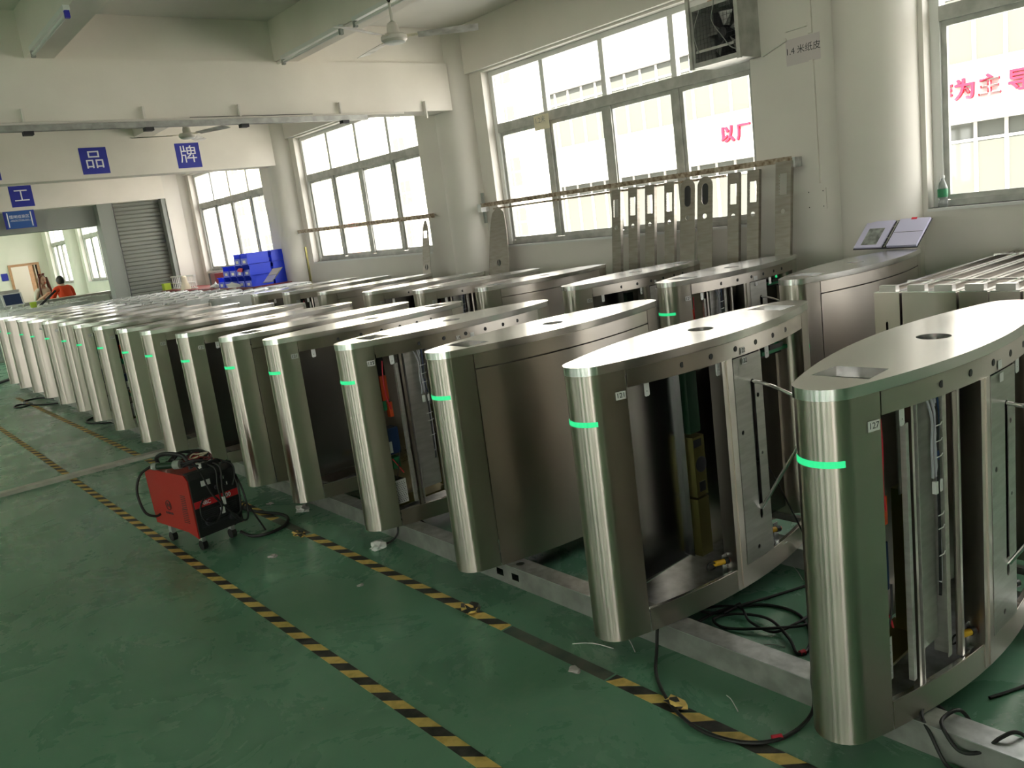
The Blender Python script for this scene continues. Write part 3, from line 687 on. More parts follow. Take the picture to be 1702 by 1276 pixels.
PC, PP, PW = gate_closed(), gate_panel(), gate_wired()
used = {}
def place(kind, x, y, rz, label, group):
    P = {'c': PC, 'p': PP, 'w': PW}[kind]
    o = P if kind not in used else copy_tree(P); used[kind] = 1
    o.location = (x, y, .095); o.rotation_euler = (0, 0, math.radians(rz))
    return tag(o, label, 'gate', group)
def plate_tag(root, s, z, num=None, w=.040, h=.028, dy=.0, sgn=-1):
    y = -hw(s) - .001 - dy
    ang = math.atan2(-(hw(s + .01) - hw(s - .01)), .02)
    t = B().box(-w / 2, w / 2, -.0012, 0, -h / 2, h / 2, 'tag').build('number_tag', root, 0, (s, y - .0006, z), (0, 0, ang))
    if num: text('number', num, .024, (0, -.0016, 0), FACE_Y, 'ink', t, .0002)
G1 = 'front row of stainless steel swing gates'; G2 = 'rear row of stainless steel swing gates'
row1 = [('w', 1.861, 1.160, 1.2, 'open steel gate with exposed wiring, tag 127, nearest in the front row', '127'),
 ('p', 1.874, 2.055, 1.3, 'open steel gate tagged 121 with shaded inner sheet and bent chrome barrier arm', '121'),
 ('c', 1.924, 2.985, 0, 'closed steel gate right beyond the one tagged 121, front row', None),
 ('w', 1.939, 3.845, 0, 'open steel gate tagged 115 with hanging grey wires, fourth in front row', '115'),
 ('p', 1.919, 4.695, 0, 'open steel gate with shaded sheet, fifth in front row, beyond tag 115', ''),
 ('c', 1.892, 5.330, 0, 'closed steel gate sixth in the front row, behind the red welder side', None),
 ('p', 1.891, 6.180, 0, 'open steel gate seventh in the front row, behind the welder top', ''),
 ('p', 1.878, 7.013, 0, 'open steel gate eighth in the front row, where the cable cover ends', ''),
 ('c', 1.875, 7.675, 0, 'closed steel gate ninth in the front row, just past the cable cover', None),
 ('w', 1.889, 8.566, 0, 'narrowly open steel gate tenth in the front row', ''),
 ('w', 1.883, 9.376, 0, 'narrowly open steel gate eleventh in the front row', ''),
 ('c', 1.927, 10.284, 0, 'closed steel gate twelfth in the front row', None),
 ('c', 1.927, 11.179, 0, 'closed steel gate thirteenth in the front row', ''),
 ('c', 1.922, 12.046, 0, 'closed steel gate fourteenth in the front row', ''),
 ('c', 1.934, 12.884, 0, 'closed steel gate fifteenth in the front row', None),
 ('c', 1.917, 13.739, 0, 'closed steel gate sixteenth in the front row', None),
 ('c', 1.916, 14.572, 0, 'closed steel gate last in the front row, cut by the photo edge', None)]
for (k, x, y, rz, lab, num) in row1:
    g = place(k, x, y, rz, lab, G1)
    if num is not None: plate_tag(g, .124, .884, num or None)
    if num == '121': plate_tag(g, .715, .923, '122', .026, .026); plate_tag(g, .715, .885, '122', .026, .026, .004)
    if num == '127': plate_tag(g, .715, .923, None, .026, .026); plate_tag(g, .715, .885, None, .026, .026, .004)
    if num == '115': plate_tag(g, .62, .925, '116', .026, .02)
row2 = [('c', 3.975, 2.577, 'closed steel gate carrying the open ring binder, nearest in rear row'),
 ('w', 3.985, 3.458, 'open steel gate with wires and green light, second in rear row'),
 ('p', 3.925, 4.263, 'open steel gate with shaded sheet and slotted plate, third in rear row'),
 ('c', 3.965, 5.324, 'closed steel gate fourth in rear row, in front of the steel strips'),
 ('w', 3.905, 6.134, 'open steel gate with bunched wires, fifth in rear row below the pointed blade'),
 ('p', 3.880, 6.963, 'open steel gate with dark gap, sixth in rear row'),
 ('c', 3.945, 8.024, 'closed steel gate seventh in rear row'),
 ('w', 3.990, 8.990, 'open steel gate with thin uprights, eighth in rear row'),
 ('p', 3.930, 9.747, 'open steel gate with a short dark gap, ninth in rear row')]
for i, (k, x, y, lab) in enumerate(row2):
    g = place(k, x, y, 0, lab, G2)
    if k != 'c': plate_tag(g, .124, .884)
    if k == 'w' and i == 1: plate_tag(g, .715, .923); plate_tag(g, .715, .885, None, .026, .026, .004)
# gates in cloudy film beyond the rear row
def film_gate():
    r = empty('wrapped_gate')
    rr = random.Random(5); P = outline(.012); n = len(P); bb = B()
    zs = [0.02, .3, .6, .9, .985, 1.005]; vs = []
    for zi, z in enumerate(zs):
        for (x, y) in P:
            j = rr.uniform(-.006, .006) if zi < 5 else 0; f = 1 if zi < 5 else .97
            vs.append(((x - GL / 2) * f + GL / 2 + j, y * f + j * .5, z + (rr.uniform(-.004, .006) if zi > 2 else 0)))
    fs = [(i * n + j, i * n + (j + 1) % n, (i + 1) * n + (j + 1) % n, (i + 1) * n + j) for i in range(len(zs) - 1) for j in range(n)] + [tuple(range((len(zs) - 1) * n, len(zs) * n)), tuple(range(n - 1, -1, -1))]
    bb.add(vs, fs, 'film').build('film_wrap', r, .3)
    B().prism(outline(-.002), .002, .018, 'steel').build('gate_foot', r)
    bb = B()
    for i in range(9):
        x = .1 + i * .15; bb.tube(smoothpath([(x, -.1, 1.0), (x + .04, -.02, 1.018), (x - .03, .09, 1.004)], 3), .006, 'film', 5)
    bb.build('film_crease', r)
    return r
fg = film_gate(); first = True
for i, (x, y) in enumerate([(3.75, 10.65), (3.45, 11.45), (3.40, 12.3), (3.45, 13.1), (3.40, 13.95), (3.45, 14.8), (3.40, 15.6), (2.55, 17.6), (2.50, 18.3), (2.55, 19.0), (3.4, 19.6)]):
    o = fg if first else copy_tree(fg); first = False
    o.location = (x, y, 0.0 if i < 7 else .0); o.scale = (1, 1, 1.06)
    if i == 10: o.rotation_euler = (0, 0, .12)
    n = ['first', 'second', 'third', 'fourth', 'fifth', 'sixth', 'seventh', 'first', 'second', 'third', 'askew last'][i]
    tag(o, ('gate in cloudy film, %s beyond the rear row' if i < 7 else 'gate in cloudy film past the shutter opening, %s of that hall') % n, 'wrapped gate', 'gates wrapped in cloudy plastic film')

# ============================================================ BOX CHASSIS beside the rear row
def chassis():
    r = empty('cabinet_chassis'); w = .126; L = 1.74; h = 1.018
    T = Matrix(((0, 0, 1, 0), (-1, 0, 0, 0), (0, 1, 0, 0), (0, 0, 0, 1)))   # local (x,y,z) -> (z,-x,y): front plate faces -x
    slot = [(.055, .79), (.067, .79)] + [(.067, .87), (.064, .877), (.058, .877), (.055, .87)]
    B().holed([(0, .0), (w, .0), (w, h), (0, h)], [slot], .003, 'steel', T).build('front_plate', r, 0)
    B().box(.04, .043, -w + .01, -.01, .75, .92, 'dark').build('slot_backing', r, 0)
    B().box(.003, L, -.003, 0, 0, h, 'steel').build('side_sheet', r, 0)
    B().box(.003, L, -w, -w + .003, 0, h, 'steel').build('side_sheet', r, 0)
    B().box(L - .003, L, -w + .003, -.003, 0, h, 'steel').build('rear_plate', r, 0)
    f = B(); f.box(.003, L, -.026, -.003, h - .003, h + .006, 'steel_lit').box(.003, L, -w + .003, -w + .026, h - .003, h + .006, 'steel_lit')
    f.box(.003, .04, -w + .026, -.026, h - .003, h + .004, 'steel_lit'); f.build('top_flange', r, 0)
    B().box(.012, .05, -w + .022, -.022, h + .004, h + .034, 'steel_flat').build('end_block', r, 0)
    for x in (.34, 1.42): B().box(x, x + .02, -w + .003, -.003, h + .006, h + .014, 'steel_lit').build('cross_strip', r, 0)
    B().box(.05, L - .01, -w + .02, -.02, h - .05, h - .045, 'steel_flat').build('inner_tray', r, 0)
    return r
cp = chassis()
for i, n in enumerate(['first chassis beside the closed gate with the ring binder', 'second chassis counted from the binder gate', 'third chassis counted from the binder gate', 'fourth chassis counted from the binder gate', 'fifth chassis counted from the binder gate', 'sixth chassis counted from the binder gate', 'seventh chassis counted from the binder gate', 'eighth chassis counted from the binder gate']):
    o = cp if i == 0 else copy_tree(cp); o.location = (3.98 + (.0, .012, -.004, .006, 0, .008, 0, 0)[i], 2.096 - i * .133, 0.0)
    tag(o, 'tall narrow open-topped steel %s' % n, 'chassis', 'steel chassis boxes standing side by side')

# ============================================================ RING BINDER ON THE GATE
def quadT(o, u, v):
    o, u, v = Vector(o), Vector(u), Vector(v); n = u.cross(v).normalized()
    return Matrix(((u.x, v.x, n.x, o.x), (u.y, v.y, n.y, o.y), (u.z, v.z, n.z, o.z), (0, 0, 0, 1)))
bd = empty('ring_binder', (0, 0, 0), 0, 'open ring binder in plastic sleeves leaning on the gate top and wall', 'binder')
uL = Vector((0, -1, -.01)).normalized(); vL = Vector((.165, -.004, .125)).normalized()
T = quadT((5.315, 2.93, 1.108), uL, vL)
B().box(0, .205, 0, .262, -.004, -.001, 'ink', T).box(.215, .425, 0, .262, -.004, -.001, 'ink', T).box(.205, .215, 0, .262, -.004, -.001, 'ink', T).build('cover', bd, 0)
B().box(.004, .190, .006, .256, .0, .010, 'lilac', T).build('page_stack', bd, 0)
B().box(.228, .420, .006, .256, .0, .016, 'lilac', T).box(.232, .416, .128, .131, .016, .0168, 'ink', T).build('page_stack', bd, 0)
B().box(.045, .150, .03, .185, .010, .0105, 'photo', T).build('printed_page', bd, 0)
B().box(.30, .335, .245, .262, .016, .018, 'redcap', T).build('index_tab', bd, 0)
for v in (.03, .085, .19, .24): B().tube([T @ Vector((.209 + .013 * math.cos(t), v, .013 * math.sin(t) + .002)) for t in [2 * PI * j / 12 for j in range(12)]], .0016, 'chrome', 5, True).build('ring', bd)
B().box(.205, .213, .01, .252, .0, .004, 'chrome', T).build('ring_bar', bd, 0)

# ============================================================ WALL RAILS AND HUNG STRIPS
rl = empty('wall_rail', (5.66, 3.55, 1.72), 0, 'long rust-worn steel rail across the window beside the fan box', 'rail')
B().box(-.02, .02, 0, 3.76, .02, .045, 'rust').box(-.02, -.016, 0, 3.76, .045, .06, 'rust').build('upper_bar', rl, 0)
B().box(-.015, .015, .6, 3.55, -.022, -.004, 'rust').build('lower_bar', rl, 0)
B().box(-.03, .085, 3.74, 3.80, -.03, .055, 'alu_w').build('bracket', rl, 0)
B().box(.03, .045, 3.75, 3.79, -.15, .17, 'jamb').build('bracket_plate', rl, 0)
B().box(-.01, .085, -.02, .0, -.02, .05, 'galv').build('bracket', rl, 0)
rl = empty('wall_rail', (5.66, 8.25, 1.705), 0, 'rust-worn steel rail across the second window, behind the small blade', 'rail'); rl.rotation_euler = (.013, 0, 0)
B().box(-.02, .02, 0, 3.55, .0, .05, 'rust').build('upper_bar', rl, 0)
B().box(-.01, .085, 3.55, 3.62, -.01, .05, 'alu_w').build('bracket', rl, 0)
B().box(.07, .085, 3.57, 3.61, -.14, .16, 'galv_dk').build('bracket_plate', rl, 0)
def lean(o, top, foot):
    """origin at the foot, local z up the strip"""
    o.location = (foot, o.location[1], 0); o.rotation_euler = (0, math.atan2(top - foot, 1.70), 0)
TZY = Matrix(((0, 0, -1, 0), (-1, 0, 0, 0), (0, 1, 0, 0), (0, 0, 0, 1)))   # local xy -> (-y, z), thickness to -x
def strip(y, label, w=.105, cut=True, dz=0):
    r = empty('steel_strip', (0, y, 0), 0, label, 'strip', 'punched steel strips leaning on the wall rail')
    H = 1.735 + dz
    hs = [[(-.028, H - .24), (.030, H - .24), (.030, H - .085), (-.028, H - .085)], circ(0, 1.405, .019, 14)] if cut else [circ(0, 1.405, .019, 14)]
    B().holed([(-w / 2, 0), (w / 2, 0), (w / 2, H), (-w / 2, H)], hs, .002, 'strip', TZY).build('strip_face', r, 0)
    B().box(0, .03, w / 2 - .002, w / 2, 0, H, 'strip').build('flange', r, 0)
    B().box(0, .03, -w / 2, -w / 2 + .002, 0, H, 'strip').build('flange', r, 0)
    if cut:
        t = B()
        for i in range(7): t.box(-.004, 0, .028, .034, H - .235 + i * .021, H - .224 + i * .021, 'steel_flat')
        t.build('toothed_edge', r, 0)
    lean(r, 5.625, 5.40); return r
for (y, n) in ((5.30, 'first punched strip from the pointed blade, notched window cut near its top'), (5.10, 'second punched strip from the pointed blade, left of its twin by the sill'),
               (4.905, 'third punched strip from the pointed blade'), (4.69, 'fourth punched strip from the blade, just before the rounded ones'),
               (4.05, 'punched strip just beyond the two rounded ones, toward the outlet'), (3.87, 'punched strip second beyond the rounded ones, toward the outlet')): strip(y, n)
strip(3.61, 'wide steel strip at the rail end nearest the wall outlet', .13, True, .03)
def round_strip(y, rz, label):
    r = empty('rounded_strip', (0, y, 0), 0, label, 'strip', 'rounded steel strips with dark oval windows'); H = 1.74; w = .075
    top = [(w * math.cos(t), H - w + w * math.sin(t)) for t in [PI * i / 14 for i in range(15)]]
    ov = [(.032 * math.cos(t), H - .085 + .032 * math.sin(t)) for t in [PI * i / 8 for i in range(9)]] + [(.032 * math.cos(t), H - .19 + .032 * math.sin(t)) for t in [PI + PI * i / 8 for i in range(9)]]
    B().holed([(-w, 0), (w, 0)] + top, [ov, circ(0, H - .31, .020, 14)], .003, 'strip', TZY).build('strip_face', r, 0)
    B().prism([(x * 1.0, z) for x, z in ov], -.006, -.001, 'dark', TZY).build('oval_window', r, 0)
    lean(r, 5.60, 5.36); r.rotation_euler = (rz, r.rotation_euler[1], 0); return r
round_strip(4.475, 0.0, 'rounded steel strip with dark oval window, the one beside the narrow strips')
round_strip(4.30, -.0, 'rounded steel strip with dark oval window, the one nearer the wall outlet')
def blade(y, H, w, label, sq, rz=0):
    r = empty('top_blade', (0, y, 0), 0, label, 'cover blank')
    f = lambda z: (w * (1 - ((z - H / 2) / (H / 2)) ** 2) ** .30)
    zs = [H * i / 30 for i in range(31)]
    out = [(f(z), z) for z in zs[1:-1]]; poly = [(.01, 0)] + out + [(.012, H)] + [(-.012, H)] + [(-x, z) for x, z in reversed(out)] + [(-.01, 0)]
    hs = [circ(0, 1.16, .035, 18)]
    if sq: hs.append([(-.045, 1.50), (.03, 1.50), (.03, 1.58), (-.045, 1.58)])
    B().holed(poly, hs, .004, 'strip', TZY).build('blade_sheet', r, 0)
    B().prism(circ(0, 1.16, .035, 18), -.006, -.002, 'dark', TZY).box(-.004, .002, -.004, .004, 1.127, 1.193, 'steel_flat').build('hole_backing', r, 0)
    lean(r, 5.60, 5.37); r.rotation_euler = (rz, r.rotation_euler[1], 0); return r
blade(6.965, 1.735, .172, 'tall pointed steel cover blank with one round hole leaning by the column', False)
blade(8.33, 1.70, .085, 'narrower pointed steel cover blank with a square cut and round hole', True)

# ============================================================ FAN BOX IN THE WINDOW, WALL FITTINGS
ef = empty('exhaust_fan', (5.50, 3.82, 2.53), 0, 'square grey exhaust fan box with wire grille in the upper window', 'exhaust fan')
B().box(0, .3, 0, .44, 0, .035, 'alu').box(0, .3, 0, .44, .405, .44, 'alu').box(0, .3, 0, .035, .035, .405, 'alu').box(0, .3, .405, .44, .035, .405, 'alu').build('housing', ef, 0)
B().box(-.02, 0, -.01, .02, -.01, .56, 'alu').box(-.02, 0, .42, .45, -.01, .56, 'alu').build('mounting_bar', ef, 0)
B().box(.26, .262, .035, .405, .035, .405, 'dark').build('back_mesh', ef, 0)
TF = Matrix.Translation((.16, .22, .22)) @ Matrix.Rotation(-PI / 2, 4, 'Y')
B().lathe([(.05, -.05), (.055, .03), (.04, .06)], 'ink', 20, TF).build('motor', ef)
for k in range(5):
    a = 2 * PI * k / 5; b = B(); P = []
    b.add([TF @ Vector((r_ * math.cos(a + t), r_ * math.sin(a + t), z)) for (r_, t, z) in ((.05, -.2, -.02), (.165, -.28, -.025), (.165, .28, .025), (.05, .2, .02))] + [TF @ Vector((r_ * math.cos(a + t), r_ * math.sin(a + t), z - .003)) for (r_, t, z) in ((.05, -.2, -.02), (.165, -.28, -.025), (.165, .28, .025), (.05, .2, .02))],
          [(0, 1, 2, 3), (7, 6, 5, 4), (0, 4, 5, 1), (1, 5, 6, 2), (2, 6, 7, 3), (3, 7, 4, 0)], 'galv_dk'); b.build('fan_blade', ef, 0)
g = B()
for i in range(1, 12): g.box(.0, .002, .035 + i * .031, .0365 + i * .031, .035, .405, 'ink').box(.0, .002, .035, .405, .035 + i * .031, .0365 + i * .031, 'ink')
g.build('wire_grille', ef, 0)
B().box(-.004, .0, .05, .39, .10, .118, 'alu').build('grille_bar', ef, 0)
B().tube(smoothpath([(-.01, .20, .56), (-.02, .19, .42), (-.03, .21, .30), (-.02, .14, .18), (-.01, .08, .09), (-.01, .03, .06)], 5), .004, 'jamb', 6).tube(smoothpath([(-.01, .33, .40), (-.015, .39, .25), (-.01, .36, .10)], 5), .004, 'jamb', 6).build('cable', ef)
tag(B().box(5.80, 5.82, 4.02, 4.30, 2.985, 3.05, 'wood').build('wood_board', smooth=0), 'small plywood piece above the exhaust fan box', 'board')
ps = tag(B().box(XW - .0015, XW - .0005, -.135, .135, -.09, .09, 'paper').build('paper_notice', smooth=0, loc=(0, 3.475, 2.505)), 'sheet of paper taped to the wall reading 1.4 米纸皮', 'notice')
text('lettering', '1.4 米纸皮', .062, (XW - .002, 0, .005), FACE_X, 'ink', ps, .0002)
n2 = tag(B().box(-.001, 0, -.11, .11, -.07, .07, 'cream').build('paper_notice', smooth=0, loc=(5.80, 6.36, 2.47)), 'small card with faded letters stuck on the window transom', 'notice')
text('lettering', '1.2米', .07, (-.0015, .02, .02), FACE_X, 'jamb', n2, .0002)
B_ = B().box(XW - .012, XW, 3.35, 3.505, 1.375, 1.525, 'wall')
for yy in (3.37, 3.485):
    for zz in (1.395, 1.505): B_.cyl((XW - .014, yy, zz), (XW - .011, yy, zz), .004, 'ink', 8)
tag(B_.build('outlet_plate', smooth=0), 'blank square cover plate painted over on the wall below the conduit', 'cover plate')
tag(B().box(XW - .016, XW, 3.392, 3.425, 1.56, 2.42, 'wall').box(XW - .016, XW, 3.392, 3.425, 2.6, 3.12, 'wall').build('cable_duct', smooth=0), 'vertical painted cable duct above the wall cover plate', 'cable duct')
d2 = B()
for (p, q) in (((3.80, 2.535), (3.60, 2.60)), ((3.60, 2.66), (3.42, 2.665))):
    L = math.hypot(q[0] - p[0], q[1] - p[1]); a = math.atan2(q[1] - p[1], q[0] - p[0])
    d2.box(-.018, 0, 0, L, -.012, .012, 'wall', Matrix.Translation((XW, p[0], p[1])) @ Matrix.Rotation(a, 4, 'X'))
tag(d2.build('cable_duct', smooth=0), 'slanting painted cable duct from the fan box to the notice', 'cable duct')
# bottle on the sill
bt = empty('water_bottle', (5.80, 2.555, 1.31), 0, 'clear plastic water bottle with green label on the window sill', 'bottle')
M['pet'] = mat('clear_plastic', (.80, .84, .84), .08, 0, spec=.8); M['pet'].node_tree.nodes['Principled BSDF'].inputs['Transmission Weight'].default_value = .85
B().lathe([(.028, 0), (.031, .01), (.031, .07), (.029, .075), (.031, .085), (.031, .12), (.022, .155), (.012, .175), (.012, .19)], 'pet', 20).build('bottle_body', bt)
B().lathe([(.0316, .065), (.0316, .118)], 'green_pcb', 20).build('label', bt)
B().lathe([(.014, .188), (.014, .204)], 'white', 16).build('cap', bt)

# ============================================================ CEILING: fans, tube lights, hung cable tray, signs
def ceiling_fan(label, x, y, z, rz, group):
    r = empty('ceiling_fan', (x, y, z), rz, label, 'ceiling fan', group)
    B().lathe([(.02, -.042), (.075, -.042), (.092, -.026), (.094, -.004), (.082, .010), (.046, .013)], 'offwhite', 28).build('motor_housing', r)
    B().lathe([(.060, -.050), (.078, -.044)], 'white', 28).build('bottom_ring', r)
    B().lathe([(.046, .013), (.043, .05), (.034, .085), (.014, .098)], 'offwhite', 20).build('lower_canopy', r)
    B().cyl((0, 0, .09), (0, 0, CEIL - z), .010, 'offwhite', 10).build('down_rod', r)
    B().lathe([(.05, CEIL - z - .06), (.06, CEIL - z)], 'offwhite', 20).build('upper_canopy', r)
    B().tube(smoothpath([(.0, .012, .24), (-.05, .02, .22), (-.09, .02, .30), (-.08, .02, .45), (-.03, .01, CEIL - z - .03)], 5), .006, 'rubber', 6).build('cable', r)
    for k in range(3):
        T = Matrix.Rotation(2 * PI * k / 3, 4, 'Z') @ Matrix.Translation((0, 0, -.01)) @ Matrix.Rotation(math.radians(-12), 4, 'X')
        b = B().prism([(.17, -.045), (.50, -.058), (.60, -.055), (.60, .05), (.50, .055), (.17, .04)], -.0015, .0015, 'fanblade', T).build('fan_blade', r, 0)
        B().box(.07, .22, -.018, .018, .002, .006, 'cream', T).build('blade_arm', b, 0)
    return r
M['offwhite'] = mat('off_white_enamel', (.62, .58, .52), .4)
M['fanblade'] = noise_tint(mat('dusty_fan_blade', (.55, .52, .48), .5, .1), 10, (.36, .33, .29), (.62, .60, .56), 5)
ceiling_fan('three-bladed white ceiling fan hanging in front of the nearest cross beam', 3.51, 5.28, 2.955, math.radians(82), 'ceiling fans')
ceiling_fan('three-bladed white ceiling fan beyond the hung cable tray', 3.55, 9.75, 2.96, math.radians(55), 'ceiling fans')
def tube_light(label, x, y0, y1, z=3.235, cap=False):
    r = empty('tube_light', (x, y0, z), 0, label, 'light', 'fluorescent tube lights along the ceiling beams'); L = y1 - y0
    B().box(-.02, .02, 0, L, -.0, .03, 'alu_w').build('fixture_body', r, 0)
    B().cyl((0, .03, -.022), (0, L - .03, -.022), .013, 'white', 12).build('tube', r)
    for y in (.0, L - .03): B().box(-.014, .014, y, y + .03, -.045, .0, 'jamb' if not (cap and y == 0) else 'sign').build('tube_holder', r, 0)
M['sign'] = mat('blue_cap', (.03, .03, .45), .5)
tube_light('unlit tube light with a blue end cap under the far ceiling beam', 1.58, 5.98, 7.10, 3.22, True)
tube_light('unlit tube light on the ceiling beam behind the fan', 3.61, 6.15, 7.25, 3.22)
tube_light('unlit tube light on the ceiling beam above the fan rod', 3.61, 4.85, 5.95, 3.22)
tube_light('unlit tube light on the ceiling beam beyond the cable tray', 3.61, 8.6, 9.75, 3.22)
tag(B().cyl((3.66, 3.3, 3.236), (3.66, 7.45, 3.236), .014, 'wall', 8).build('conduit'), 'white cable conduit along the underside of the ceiling beam', 'conduit')
tr = empty('cable_tray', (0, 7.38, 2.70), 0, 'dusty grey metal tray hung under the nearest cross beam', 'cable tray')
B().box(-2.2, 4.45, -.028, .028, 0, .045, 'galv_dk').build('tray_bar', tr, 0)
B().cyl((-2.2, .02, .07), (4.9, .02, .055), .012, 'wall', 8).build('conduit', tr)
B().cyl((2.75, .035, .072), (3.9, .035, .070), .007, 'ink', 6).build('cable', tr)
for x in (-.6, .5, 1.487, 2.379, 3.20, 4.205):
    B().box(x - .008, x + .008, .028, .064, .0, .175, 'wall').build('hanger', tr, 0)
    B().box(x - .035, x + .035, -.034, .034, -.028, .0, 'ink').build('clamp', tr, 0)
B().box(5.185, 5.20, .03, .07, .0, .17, 'wall').build('hanger', tr, 0)

def sign(label, ch, x, z, y, s=.33, cs=.245):
    o = tag(B().box(-s / 2, s / 2, -.003, 0, -s / 2, s / 2, 'blue').build('sign_plate', smooth=0, loc=(x, y, z)), label, 'sign', 'blue square wall signs with one white character')
    if ch: text('character', ch, cs, (0, -.0045, 0), FACE_Y, 'letter', o, .0008)
sign('blue square sign with white character 品 (three boxes) on the cross beam', '品', 3.091, 2.978, 11.93)
sign('blue square sign with white character 牌, the one nearer the column', '牌', 4.303, 2.978, 11.93)
sign('blue square sign on the cross beam, cut by the photo edge', '', 1.84, 2.978, 11.93)
sign('blue square sign with white character 工 above the shutter opening', '工', 2.985, 2.975, 16.4, .345)
sp = tag(B().box(-.235, .235, -.004, 0, -.145, .145, 'blue').box(-.20, .20, -.006, -.004, -.14, .14, 'blue2').build('area_sign', smooth=0, loc=(2.88, 16.395, 2.598)), 'wide blue sign board with white lettering under the single 工 sign', 'sign')
text('lettering', '摆闸组装区', .062, (0, -.007, .045), FACE_Y, 'letter', sp, .0003)
text('lettering', 'Swing Gate Assembly Region', .023, (0, -.007, -.005), FACE_Y, 'letter', sp, .0003)
B().box(-.15, .16, -.0075, -.006, -.026, -.022, 'letter').build('ruled_line', sp, 0)
B().box(-.185, -.168, -.0075, -.006, -.12, .12, 'letter').build('side_bar', sp, 0)
B().box(.168, .185, -.0075, -.006, -.12, .12, 'letter').build('side_bar', sp, 0)
tag(B().box(4.40, 4.58, 29.985, 29.998, 1.62, 1.84, 'blue').build('sign_plate', smooth=0), 'small blue plate on the cream wall beside the wooden doorway', 'sign')

# ============================================================ THE RED WELDER
wd = empty('welding_machine', (1.313, 4.634, 0), math.radians(-10.5), 'red and black box welder on castors with cables heaped on top', 'welder')
wd.rotation_euler = (0, 0, math.radians(10.5))
WL, WW, z0, z1 = .48, .285, .095, .455
T = Matrix(((0, 0, 1, 0), (1, 0, 0, 0), (0, 1, 0, 0), (0, 0, 0, 1)))       # (x,y,z)->(z? ) local x->y, y->z, z->x
sidep = [(.0, z0 - .005), (.10, z0 + .02), (WL - .02, z0 + .03), (WL, z1 - .03), (WL - .02, z1), (.03, z1), (0, z1 - .03)]
B().prism(sidep, .0, .012, 'red', T).build('side_cover', wd, 0)
B().prism(sidep, WW - .012, WW, 'red', T).build('side_cover', wd, 0)
B().prism([(.02, z0 + .03), (WL - .01, z0 + .03), (WL - .01, z1 - .03), (WL - .03, z1 - .008), (.03, z1 - .008), (.02, z1 - .03)], .012, WW - .012, 'red', T).build('housing', wd, 0)
fr = B().prism([(-.012, z0 + .0), (.02, z0 + .0), (.03, z1 - .01), (.045, z1 + .006), (.0, z1 + .006), (-.012, z1 - .03)], .006, WW - .006, 'black', T); fr.build('front_panel', wd, 0)
lv = B()
for i in range(9): lv.box(.03, WW - .03, -.016, -.011, .145 + i * .011, .1495 + i * .011, 'ink')
lv.build('vent_slats', wd, 0)
lb = B().box(.008, WW - .008, -.0155, -.0115, .262, .300, 'red2').build('model_band', wd, 0)
text('number', '500', .034, (.205, -.0165, .281), FACE_Y, 'letter', lb, .0004, bold=.0006)
text('lettering', 'NBC', .030, (.075, -.0165, .281), FACE_Y, 'letter', lb, .0004, bold=.0004)
B().box(.07, .125, -.0155, -.011, .375, .405, 'tag').build('meter_window', wd, 0)
for (x, z) in ((.155, .345), (.215, .35), (.20, .39)): B().lathe([(.013, 0), (.012, .012)], 'ink', 14, Matrix.Translation((x, -.012, z)) @ Matrix.Rotation(PI / 2, 4, 'X')).box(x - .002, x + .002, -.027, -.024, z - .008, z + .008, 'white').build('knob', wd)
for (x, z) in ((.07, .17), (.21, .155)): B().lathe([(.022, 0), (.020, .02), (.012, .022)], 'ink', 16, Matrix.Translation((x, -.012, z)) @ Matrix.Rotation(PI / 2, 4, 'X')).build('socket', wd)
so = B()
for i in range(8): so.box(-.0015, 0, .06 + 0 * i, .11, .33 - i * .011, .334 - i * .011, 'ink').box(-.0015, 0, .06, .12, .25 - i * .011, .2535 - i * .011, 'ink')
so.build('side_louvres', wd, 0)
B().tube([(-.0012, .27 + .028 * math.cos(t), .255 + .028 * math.sin(t)) for t in [2 * PI * i / 20 for i in range(20)]], .0025, 'ink', 5, True).box(-.0015, 0, .255, .262, .243, .267, 'ink').box(-.0015, 0, .278, .285, .243, .267, 'ink').box(-.0015, 0, .262, .278, .252, .258, 'ink').build('emblem', wd, 0)
em = B()
for i in range(4): em.box(-.0015, 0, .235 + i * .022, .249 + i * .022, .20, .213, 'ink')
em.build('emblem_text', wd, 0)
for (x, y) in ((.05, .06), (WW - .05, .06), (.05, WL - .08), (WW - .05, WL - .08)):
    c = B().box(x - .012, x + .012, y - .018, y + .018, .05, z0 + .03, 'galv').build('castor', wd, 0)
    B().cyl((x - .014, y, .028), (x + .014, y, .028), .028, 'rubber', 18).build('wheel', c)
B().tube(smoothpath([(.06, .40, z1), (.05, .40, z1 + .055), (.06, .30, z1 + .085), (.09, .16, z1 + .075), (.10, .12, z1)], 5), .012, 'rubber', 8).build('carry_handle', wd)
B().box(.12, .20, .02, .10, z1 + .0, z1 + .03, 'tag').box(.11, .21, .01, .02, z1, z1 + .04, 'black').build('top_display', wd, 0)
hd = B().cyl((.0, .30, z1 + .03), (.045, .19, z1 + .035), .019, 'green_dk', 16).cyl((.045, .19, z1 + .035), (.062, .15, z1 + .037), .026, 'jamb', 16).cyl((-.012, .33, z1 + .03), (.0, .30, z1 + .03), .022, 'jamb', 16)
for t in (0, 2.1, 4.2): hd.cyl((.062 + .0005, .149 + .0, z1 + .037 + .012 * math.sin(t)), (.064, .146, z1 + .037 + .012 * math.sin(t)), .003, 'ink', 6)
hd.build('gun_connector', wd)
r_ = random.Random(11)
